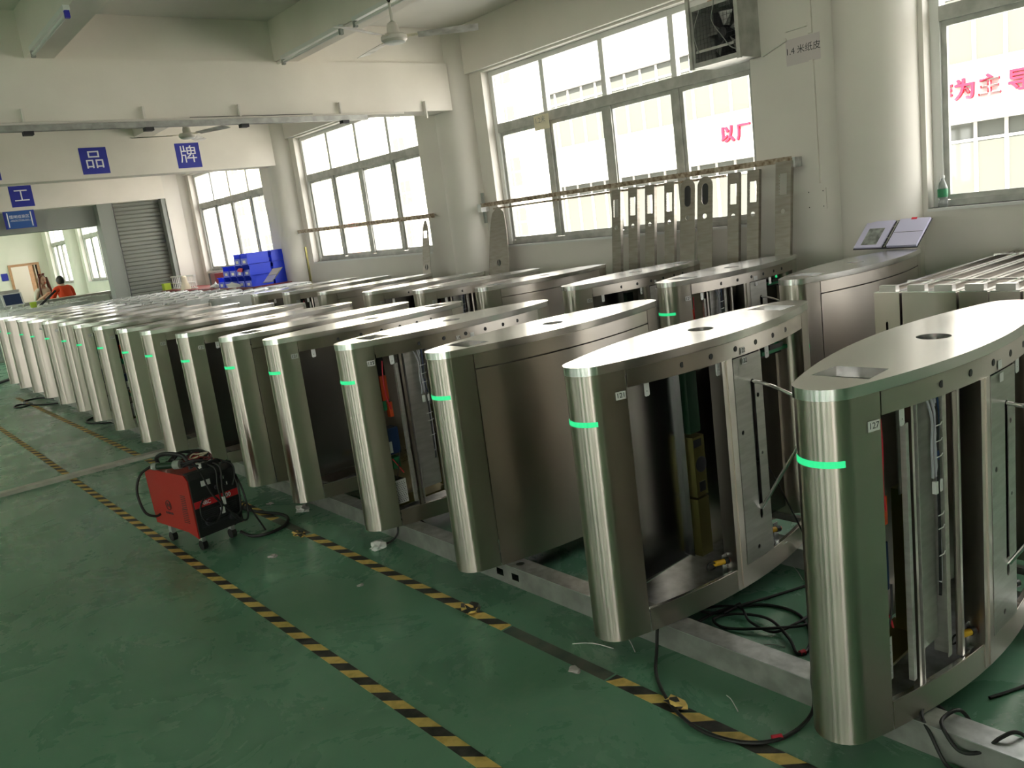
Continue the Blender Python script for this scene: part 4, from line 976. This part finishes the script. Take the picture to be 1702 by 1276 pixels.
def heap(name, n, cx, cy, cz, rx, ry, rz_, r, key, lab=None):
    for k in range(n):
        a0 = r_.uniform(0, 6); pts = []
        for i in range(9):
            a = a0 + i * .78; pts.append((cx + rx * math.cos(a) * r_.uniform(.7, 1.1), cy + ry * math.sin(a) * r_.uniform(.7, 1.1), cz + rz_ * r_.uniform(0, 1)))
        B().tube(smoothpath(pts, 5), r, key, 7).build(name, wd)
heap('coiled_cable', 4, .15, .22, z1 + .012, .11, .16, .045, .0065, 'rubber')
heap('coiled_cable', 2, .17, .16, z1 + .03, .08, .10, .03, .004, 'maroon')
heap('coiled_cable', 1, .17, .14, z1 + .045, .05, .04, .02, .004, 'cream')
B().tube(smoothpath([(.02, .40, z1 + .02), (-.05, .43, z1 - .02), (-.085, .44, .34), (-.075, .42, .22), (-.03, .40, .18), (.0, .39, .185)], 6), .0075, 'rubber', 8).build('power_cable', wd)
for pts, rr in (([(.16, .06, z1 + .03), (.19, -.03, z1 + .0), (.17, -.05, .33), (.19, -.05, .2), (.23, -.06, .13), (.27, -.03, .2), (.28, -.02, .33), (.27, .03, z1 + .01)], .006),
                ([(.10, .08, z1 + .04), (.085, -.02, z1 - .02), (.10, -.05, .33), (.17, -.06, .22), (.25, -.07, .12), (.29, -.06, .15), (.30, -.03, .28), (.29, .03, .40), (.24, .1, z1 + .02)], .0055),
                ([(.06, -.03, .31), (.02, -.05, .27), (.03, -.05, .2), (.09, -.06, .17), (.14, -.06, .24), (.11, -.05, .31), (.06, -.04, .31)], .005),
                ([(.13, .05, z1 + .03), (.16, -.03, z1 + .0), (.15, -.04, .35), (.16, -.05, .24), (.22, -.07, .17), (.28, -.07, .21), (.33, -.08, .10), (.36, -.09, .02)], .005),
                ([(.22, .05, z1 + .03), (.27, -.02, z1 - .01), (.265, -.035, .38), (.245, -.03, .33)], .0045)):
    B().tube(smoothpath(pts, 6), rr, 'rubber', 8).build('hanging_cable', wd)
B().box(.135, .155, -.06, -.045, .20, .235, 'tag').box(.155, .17, -.06, -.045, .245, .29, 'tag').build('cable_tag', wd, 0)
tag(B().tube(smoothpath([(1.62, 4.93, .012), (1.70, 5.10, .012), (1.76, 5.20, .012), (1.81, 5.0, .010), (1.87, 4.85, .010), (1.87, 4.72, .010), (1.79, 4.60, .010), (1.67, 4.57, .010), (1.60, 4.62, .012), (1.57, 4.70, .03)], 6), .0095, 'rubber', 8).build('black_cable'), 'thick black welding cable looping on the floor beside the red welder', 'cable')

# ============================================================ CABLES ON THE FLOOR
def cable(label, pts, r=.0055, key='rubber', grp=None):
    return tag(B().tube(smoothpath(pts, 7), r, key, 8).build('floor_cable'), label, 'cable', grp)
z = .007; CT = .101
cb = cable('big loop of black cable lying over the hazard tape with a red tape mark', [(2.52, 1.93, z), (2.40, 1.96, z), (2.22, 2.0, CT), (2.14, 2.0, CT + .006), (2.075, 1.965, CT - .005), (2.02, 1.93, .03), (1.939, 1.867, z), (1.867, 1.779, z), (1.812, 1.682, z), (1.778, 1.582, z), (1.779, 1.491, z), (1.811, 1.406, z), (1.876, 1.347, z), (1.973, 1.327, z), (2.055, 1.33, .03), (2.088, 1.35, CT - .002), (2.15, 1.385, CT + .004), (2.21, 1.41, .07), (2.27, 1.43, z)], .0062)
B().cyl((1.875, 1.36, z), (1.90, 1.342, z), .010, 'redcap', 10).build('tape_mark', cb)
c2 = cable('coil of black cable heaped on the floor behind the channel with a red mark', [(2.27, 1.97, z), (2.42, 1.95, .012), (2.56, 1.86, z), (2.58, 1.72, z), (2.48, 1.60, z), (2.37, 1.545, z), (2.33, 1.56, z), (2.39, 1.63, .015), (2.46, 1.76, .02), (2.43, 1.88, .016), (2.35, 1.93, .014), (2.33, 1.86, z), (2.40, 1.72, .02), (2.52, 1.63, .014), (2.68, 1.60, z), (2.78, 1.58, z), (2.9, 1.5, z)], .0055)
B().cyl((2.335, 1.552, z), (2.355, 1.545, z), .010, 'redcap', 10).build('tape_mark', c2)
c3 = cable('second black cable winding through the floor coil with a red mark', [(2.31, 2.05, z), (2.40, 2.0, .018), (2.47, 1.90, .022), (2.40, 1.80, .022), (2.40, 1.70, .012), (2.50, 1.66, .020), (2.62, 1.66, z), (2.68, 1.56, z), (2.60, 1.46, z), (2.45, 1.44, z), (2.34, 1.46, z), (2.28, 1.36, z)], .005)
B().cyl((2.665, 1.60, z), (2.675, 1.575, z), .010, 'redcap', 10).build('tape_mark', c3)
cable('black cable dropping from the gate tagged 121 into the floor coil', [(2.94, 1.87, .11), (3.10, 1.92, .012), (3.05, 1.84, z), (2.86, 1.80, z), (2.66, 1.86, z), (2.50, 1.90, .02), (2.40, 1.92, .02)], .0055)
cable('thin black cable trailing from the gate tagged 115 over the channel', [(1.97, 3.84, z), (2.03, 3.80, z), (2.08, 3.79, .04), (2.095, 3.79, CT), (2.14, 3.80, CT + .003), (2.19, 3.76, CT), (2.23, 3.70, .05), (2.27, 3.62, z), (2.35, 3.50, z)], .005)
cable('black cable curling over the channel in front of the gate tagged 127', [(2.26, .98, z), (2.19, 1.03, CT), (2.12, 1.03, CT + .003), (2.088, .99, .07), (2.07, .94, z), (2.06, .88, z), (2.03, .80, z)], .0055)
cable('black cable crossing the channel top in front of the gate tagged 127', [(2.25, .93, z), (2.20, .955, CT), (2.14, .975, CT + .003), (2.095, .96, CT), (2.08, .91, .06), (2.10, .86, .07), (2.14, .83, CT + .002), (2.19, .80, CT + .002), (2.26, .76, z)], .0055)
cable('black cable hanging from the open gate tagged 127 to the floor', [(2.86, .93, .30), (2.78, .91, .15), (2.70, .90, .03), (2.60, .92, z), (2.45, .98, z)], .005)
cable('black cable with plug lying by the front row far down the aisle', [(2.10, 12.5, z), (2.0, 12.9, z), (1.80, 12.9, z), (1.83, 12.5, z), (1.70, 12.35, z), (1.62, 12.5, z), (1.72, 12.65, z), (1.88, 12.2, z), (2.04, 12.0, z)], .010)
cable('black cable below the gates near the far hazard tape', [(2.10, 10.3, z), (1.96, 10.1, z), (1.94, 9.9, z), (2.02, 9.7, z), (2.12, 9.6, z)], .008)
cable('black cable between channels inside the fourth gate', [(2.2, 4.6, z), (2.4, 4.4, z), (2.6, 4.5, z), (2.9, 4.2, z)], .006)
tag(B().box(-.25, 1.05, -.05, .05, 0, .03, 'ink').build('floor_board', smooth=0, loc=(1.55, 15.4, 0), rot=(0, 0, .9)), 'dark flat board lying on the floor past the last front gate', 'board')
crumple('tool_bag', 'dark maroon bag at the foot of the last front gate', (1.75, 15.9, .05), (.16, .22, .28), ['maroon', 'maroon', 'lime'], 'bag', seed=21)

# ============================================================ WORKBENCH BY THE WINDOW AND ITS THINGS
wb = empty('workbench', (5.28, 14.2, 0), 0, 'long workbench with maroon edge under the window, heaped with blue bins', 'workbench')
B().box(-.36, .36, -2.2, 2.2, 1.03, 1.07, 'maroon').build('bench_top', wb, 0)
for (x, y) in ((-.32, -2.1), (.32, -2.1), (-.32, 2.1), (.32, 2.1), (-.32, 0), (.32, 0)): B().box(x - .025, x + .025, y - .025, y + .025, 0, 1.03, 'jamb').build('leg', wb, 0)
B().box(-.33, .33, -2.1, 2.1, .30, .33, 'jamb').build('lower_shelf', wb, 0)
def bin_():
    r = empty('storage_bin'); b = B()
    o = [(-.17, -.12), (.17, -.12), (.17, .12), (-.17, .12)]
    b.box(-.17, .17, -.12, .12, 0, .006, 'binblue').box(-.17, -.164, -.12, .12, .006, .16, 'binblue').box(.164, .17, -.12, .12, .006, .09, 'binblue').box(-.164, .164, -.12, -.114, .006, .15, 'binblue').box(-.164, .164, .114, .12, .006, .15, 'binblue')
    b.build('bin_body', r, 0)
    B().box(-.18, .18, -.13, -.112, .150, .160, 'binblue').box(-.18, .18, .112, .13, .150, .160, 'binblue').build('bin_rim', r, 0)
    B().box(.168, .172, -.05, .05, .02, .06, 'tag').build('label_slot', r, 0)
    return r
bp_ = bin_()
k = 0
spots = []
for (zz, lay, fr, bk_) in ((1.07, 'bottom', 5, 5), (1.237, 'second', 4, 4), (1.404, 'top', 2, 2)):
    for q in range(fr): spots.append((5.128, 12.30 + q * .275 + (.02 if zz > 1.3 else 0), zz, lay, 'front', q))
    for q in range(bk_): spots.append((5.502, 12.30 + q * .275, zz, lay, 'window-side', q))
for i, (x, y, zz, lay, sd, q) in enumerate(spots):
    o = bp_ if i == 0 else copy_tree(bp_); o.location = (x, y, zz); o.rotation_euler = (0, 0, PI)
    tag(o, 'blue storage bin, %s layer, %s file, %s from the column end' % (lay, sd, ['nearest', 'second', 'third', 'fourth', 'fifth'][q]), 'bin', 'blue storage bins heaped on the workbench')
crumple('red_cloth', 'bright red bundle on the front of the blue bins', (4.93, 12.45, 1.30), (.02, .11, .05), ['redcap'], 'cloth', seed=31)
crumple('plastic_bag', 'clear crinkled plastic bag below the blue bins', (4.934, 12.9, 1.072), (.009, .30, .06), ['film'], 'plastic bag', seed=32)
crumple('plastic_bag', 'crinkled plastic bag left of the blue bins', (5.02, 13.82, 1.072), (.08, .12, .07), ['film'], 'plastic bag', seed=33)
tag(B().box(5.10, 5.30, 14.02, 14.22, 1.07, 1.30, 'maroon').box(5.10, 5.30, 14.22, 14.30, 1.07, 1.31, 'ink').build('carton', smooth=0), 'maroon and black carton standing left of the blue bins', 'carton')
bk = empty('wire_basket', (5.1, 15.0, 1.07), 0, 'grey wire basket crate on the workbench before the column', 'basket')
g = B()
for y in [i * .1 for i in range(13)]: g.box(-.005, .005, y, y + .012, 0, .22, 'alu_w')
g.build('basket_front', bk, 0)
B().box(-.02, .02, -.02, 1.25, .215, .24, 'alu_w').box(-.02, .02, -.02, 1.25, .10, .112, 'alu_w').box(-.02, .02, -.02, 1.25, 0, .02, 'alu_w').build('basket_rim', bk, 0)
lp = empty('desk_lamp', (4.98, 15.2, 1.07), 0, 'cream cone-shaped bottle standing before the wire basket', 'bottle')
B().lathe([(.09, 0), (.08, .05), (.05, .12), (.045, .22), (.03, .24)], 'cream', 18).build('bottle_body', lp); lp.name = 'cone_bottle'
for (lab, x, y, s, key) in (('yellowish cardboard box at the far end of the wrapped gates', 4.75, 17.9, (.25, .45, .14), 'cream'), ('small yellow box near the roller shutter foot', 4.95, 16.15, (.12, .14, .12), 'lime')):
    zz = .95 if y > 17 else 1.07
    tag(B().box(x - s[0] / 2, x + s[0] / 2, y - s[1] / 2, y + s[1] / 2, zz + .01, zz + s[2], key).box(x - s[0] / 2 - .004, x + s[0] / 2 + .004, y - s[1] / 2 - .004, y + s[1] / 2 + .004, zz + s[2], zz + s[2] + .01, key).build('carton', smooth=0), lab, 'carton')
tag(B().box(4.55, 5.15, 17.5, 18.3, .0, .96, 'jamb').build('crate_stack', smooth=0), 'grey crate carrying the yellowish cardboard box beyond the opening', 'crate')
# second open folder in front of the column
fd = empty('ring_binder', (0, 0, 0), 0, 'open folder with tilted pages standing near the second column', 'binder')
T = quadT((5.22, 12.02, 1.062), Vector((0.15, -.98, .05)).normalized(), Vector((.12, .02, .99)).normalized())
T = quadT((5.05, 12.0, 1.11), Vector((.0, -1, .03)).normalized(), Vector((.45, -.25, .55)).normalized())
B().box(0, .34, 0, .26, -.006, 0, 'jamb', T).build('cover', fd, 0)
B().box(.02, .32, .01, .125, 0, .006, 'lilac', T).box(.02, .32, .135, .25, 0, .006, 'paper', T).build('page_stack', fd, 0)
tag(B().box(-.012, .012, -.012, .012, 0, 1.55, 'olive').build('wooden_pole', smooth=0, loc=(5.56, 11.5, 0), rot=(0, .01, 0)), 'thin upright brown pole standing beside the second window', 'pole')
tag(B().box(4.98, 5.48, 11.3, 11.95, 0, 1.055, 'white').build('cabinet_block', smooth=0), 'pale metal cabinet between the rear row and the workbench', 'cabinet')

# far hall: benches, screens, people
for i, (x0, x1, y0, y1, h, lab) in enumerate(((2.0, 3.15, 19.8, 20.4, 1.42, 'grey steel cabinet with two doors at the far left of the hall'), (3.2, 5.2, 19.9, 20.5, 1.12, 'long grey steel workbench in front of the two people'))):
    c = empty('steel_cabinet' if i == 0 else 'long_workbench', (x0, y0, 0), 0, lab, 'cabinet' if i == 0 else 'workbench')
    B().box(0, x1 - x0, .02, y1 - y0, 0, h - .03, 'steel_flat').build('cabinet_body', c, 0); B().box(-.01, x1 - x0 + .01, 0, y1 - y0, h - .03, h, 'steel_flat').build('bench_top', c, 0)
    for q in (0, 1): B().box(q * (x1 - x0) / 2 + .01, (q + 1) * (x1 - x0) / 2 - .01, .0, .02, .05, h - .06, 'galv').build('door', c, 0)
sc = empty('monitor', (2.68, 17.58, 1.16), 0, 'tilted dark tablet screen standing on a gate past the front row', 'monitor'); sc.rotation_euler = (-.35, 0, .1)
B().box(-.17, .17, -.01, .01, 0, .24, 'white').build('screen_frame', sc, 0); B().box(-.14, .14, -.014, -.01, .02, .22, 'blue_dk').build('screen', sc, 0); B().box(-.05, .05, 0, .12, -.02, .0, 'white').build('stand', sc, 0)
tag(B().lathe([(.05, 0), (.06, .10)], 'lime', 14, Matrix.Translation((2.98, 17.6, 1.078))).build('green_cup'), 'small lime green cup beside the tilted screen', 'cup')
sh2 = empty('display_arm', (3.42, 18.62, .0), 0, 'dark flat screen on a raised arm before the woman', 'monitor')
B().box(-.22, .22, -.01, .012, -.02, .02, 'ink', Matrix.Translation((0, 0, 1.18)) @ Matrix.Rotation(-.65, 4, 'Y')).build('screen', sh2, 0); B().cyl((0, 0, 0), (0, 0, 1.17), .012, 'jamb', 8).build('stand', sh2)
fan_h = empty('standing_fan', (5.2, 19.6, 0), 0, 'small white pedestal fan beside the shutter post in the far hall', 'fan')
B().cyl((0, 0, 0), (0, 0, 1.15), .02, 'white', 10).build('pole', fan_h); B().lathe([(.15, 0), (.14, .03)], 'white', 20).build('base', fan_h)
B().lathe([(.05, -.05), (.16, -.02), (.17, .02), (.10, .06)], 'tag', 20, Matrix.Translation((0, 0, 1.25)) @ Matrix.Rotation(PI / 2, 4, 'X')).build('fan_cage', fan_h)

def skin_mesh(name, pts, edges, key, parent, sub=2):
    me = bpy.data.meshes.new(name); me.from_pydata([p[0] for p in pts], edges, []); me.materials.append(M[key])
    o = bpy.data.objects.new(name, me); COL.objects.link(o); o.parent = parent
    sm = o.modifiers.new('skin', 'SKIN'); sm.use_smooth_shade = True
    for i, p in enumerate(pts):
        me.skin_vertices[0].data[i].radius = (p[1], p[2] if len(p) > 2 else p[1])
    me.skin_vertices[0].data[0].use_root = True
    ss = o.modifiers.new('sub', 'SUBSURF'); ss.levels = sub; ss.render_levels = sub
    return o
def ell(b, c, r, key, T=None, n=16, m=10):
    prof = [(math.sin(PI * i / m), -math.cos(PI * i / m)) for i in range(m + 1)]; vs = []
    for pr, pz in prof: vs += [Vector((c[0] + r[0] * max(pr, .01) * math.cos(2 * PI * j / n), c[1] + r[1] * max(pr, .01) * math.sin(2 * PI * j / n), c[2] + r[2] * pz)) for j in range(n)]
    if T: vs = [T @ v for v in vs]
    fs = [(i * n + j, i * n + (j + 1) % n, (i + 1) * n + (j + 1) % n, (i + 1) * n + j) for i in range(m) for j in range(n)]
    return b.add(vs, fs, key)
def hand(b_parent, wrist, d, key='skin'):
    d = Vector(d).normalized(); u = Vector((0, 0, 1)).cross(d).normalized()
    for i, L in enumerate((.06, .072, .078, .07)):
        o = Vector(wrist) + d * .07 + u * ((i - 1.5) * .019)
        B().tube(smoothpath([o, o + d * L * .5 - Vector((0, 0, .006)), o + d * L - Vector((0, 0, .025))], 3), .0085, key, 7).build('finger', b_parent)
    o = Vector(wrist) + d * .03 + u * .035
    B().tube(smoothpath([o, o + d * .03 + u * .018, o + d * .06 + u * .015 - Vector((0, 0, .01))], 3), .010, key, 7).build('thumb', b_parent)
def person(loc, rz, label, female):
    r = empty('person', loc, rz, label, 'person')
    H = 1.56 if female else 1.62
    bend = .04 if female else .16            # the man stoops over his bench (towards +y)
    hip, ch, nk = (0, 0, .86), (0, bend * .7, 1.18), (0, bend, 1.36); hd = (0, bend + (.03 if female else .06), 1.50 if female else 1.43)
    P = [(hip, .14, .10), ((0, bend * .4, 1.02), .125, .09), (ch, .155, .105), ((0, bend, 1.31), .09, .07), (nk, .052), ((0, (nk[1] + hd[1]) / 2, (nk[2] + hd[2]) / 2 + .0), .055)]
    E_ = [(0, 1), (1, 2), (2, 3), (3, 4), (4, 5)]
    arms = []
    for s in (-1, 1):
        k = len(P); sh_ = (s * .17, bend * .95, 1.29)
        if female and s == 1: el, wr, ha = (.22, .03, 1.06), (.10, .24, 1.19), (.03, .28, 1.25)
        elif female: el, wr, ha = (-.21, .03, 1.05), (-.06, .25, 1.10), (.0, .31, 1.12)
        else: el, wr, ha = (s * .25, bend + .08, 1.05), (s * .15, bend + .30, 1.04), (s * .12, bend + .38, 1.03)
        P += [(sh_, .052), (el, .042), (wr, .028), (ha, .034, .018)]; E_ += [(3, k), (k, k + 1), (k + 1, k + 2), (k + 2, k + 3)]; arms.append((wr, ha, sh_, el))
        k = len(P); P += [((s * .09, 0, .80), .095), ((s * .10, .01, .46), .062), ((s * .10, -.02, .09), .042), ((s * .10, .10, .04), .045, .03)]; E_ += [(0, k), (k, k + 1), (k + 1, k + 2), (k + 2, k + 3)]
    body = skin_mesh('body', P, E_, 'skin', r)
    h = B(); c = Vector(hd); ell(h, (c.x, c.y, c.z + .02), (.073, .09, .112), 'skin', None, 24, 16)
    face = 1 if True else -1
    h.tube([(c.x, c.y + .085, c.z + .03), (c.x, c.y + .104, c.z - .005), (c.x, c.y + .086, c.z - .012)], .010, 'skin', 6)
    for s in (-1, 1):
        ell(h, (c.x + s * .030, c.y + .080, c.z + .025), (.012, .008, .006), 'ink', None, 8, 6); ell(h, (c.x + s * .074, c.y, c.z + .01), (.010, .018, .028), 'skin', None, 8, 6)
        h.box(c.x + s * .030 - .014, c.x + s * .030 + .014, c.y + .080, c.y + .086, c.z + .040, c.z + .044, 'hair_k')
    h.box(c.x - .022, c.x + .022, c.y + .078, c.y + .086, c.z - .043, c.z - .035, 'redcap'); h.build('head', r)
    for (wr, ha, sh_, el) in arms: hand(r, wr, Vector(ha) - Vector(wr))
    hk = 'hair_r' if female else 'hair_k'
    hh = B(); ell(hh, (c.x, c.y - .022, c.z + .045), (.084, .092, .108), hk, None, 24, 14)
    if female:
        for s in (-1, 1):
            for q in range(5):
                hh.tube(smoothpath([(c.x + s * (.05 + .008 * q), c.y - .02 + .016 * q, c.z + .09), (c.x + s * (.088 + .004 * q), c.y + .01 * q, c.z - .02), (c.x + s * (.10 + .006 * q), c.y + .01 + .012 * q, c.z - .18), (c.x + s * (.085 + .01 * q), c.y + .03 + .012 * q, c.z - .34)], 4), [.02] * 11 + [.012] * 2, hk, 6)
        hh.build('hair', r)
        bo = B(); 
        for s in (-1, 1): ell(bo, (c.x + s * .05, c.y, c.z + .165), (.035, .016, .022), 'maroon', None, 10, 6)
        bo.tube([(c.x + .085 * math.cos(t), c.y, c.z + .05 + .112 * math.sin(t)) for t in [PI * i / 10 for i in range(11)]], .008, 'maroon', 6); bo.build('hair_band', r)
    else: hh.build('hair', r)
    # clothes as a looser second layer
    key = 'shirt_w' if female else 'shirt_o'
    Q = [(hip, .150, .115), ((0, bend * .4, 1.02), .142 if not female else .128, .105), (ch, .172, .122), ((0, bend, 1.315), .105, .082)]
    Eq = [(0, 1), (1, 2), (2, 3)]
    for (wr, ha, sh_, el) in arms:
        k = len(Q); w_ = Vector(el).lerp(Vector(wr), .75 if not female else .15); Q += [(sh_, .068), (el, .056), (tuple(w_), .045)]; Eq += [(3, k), (k, k + 1), (k + 1, k + 2)]
    skin_mesh('shirt', Q, Eq, key, r)
    if female: B().box(-.10, .10, .11, .125, .93, 1.16, 'pink').build('apron', r, 0)
    Q = [((0, 0, .90), .155, .118)]; Eq = []
    for s in (-1, 1):
        k = len(Q); Q += [((s * .09, 0, .78), .108), ((s * .10, .01, .46), .078), ((s * .10, -.02, .12), .062)]; Eq += [(0, k), (k, k + 1), (k + 1, k + 2)]
    skin_mesh('trousers', Q, Eq, 'trouser', r)
    for s in (-1, 1): B().box(s * .10 - .045, s * .10 + .045, -.08, .16, 0, .07, 'ink').build('shoe', r, 0)
    return r
person((3.93, 21.7, 0), math.radians(200), 'woman with long reddish hair and a bow band looking down at her hands', True)
person((4.27, 20.95, 0), math.radians(15), 'man in orange-red shirt seen from behind bending over his work', False)
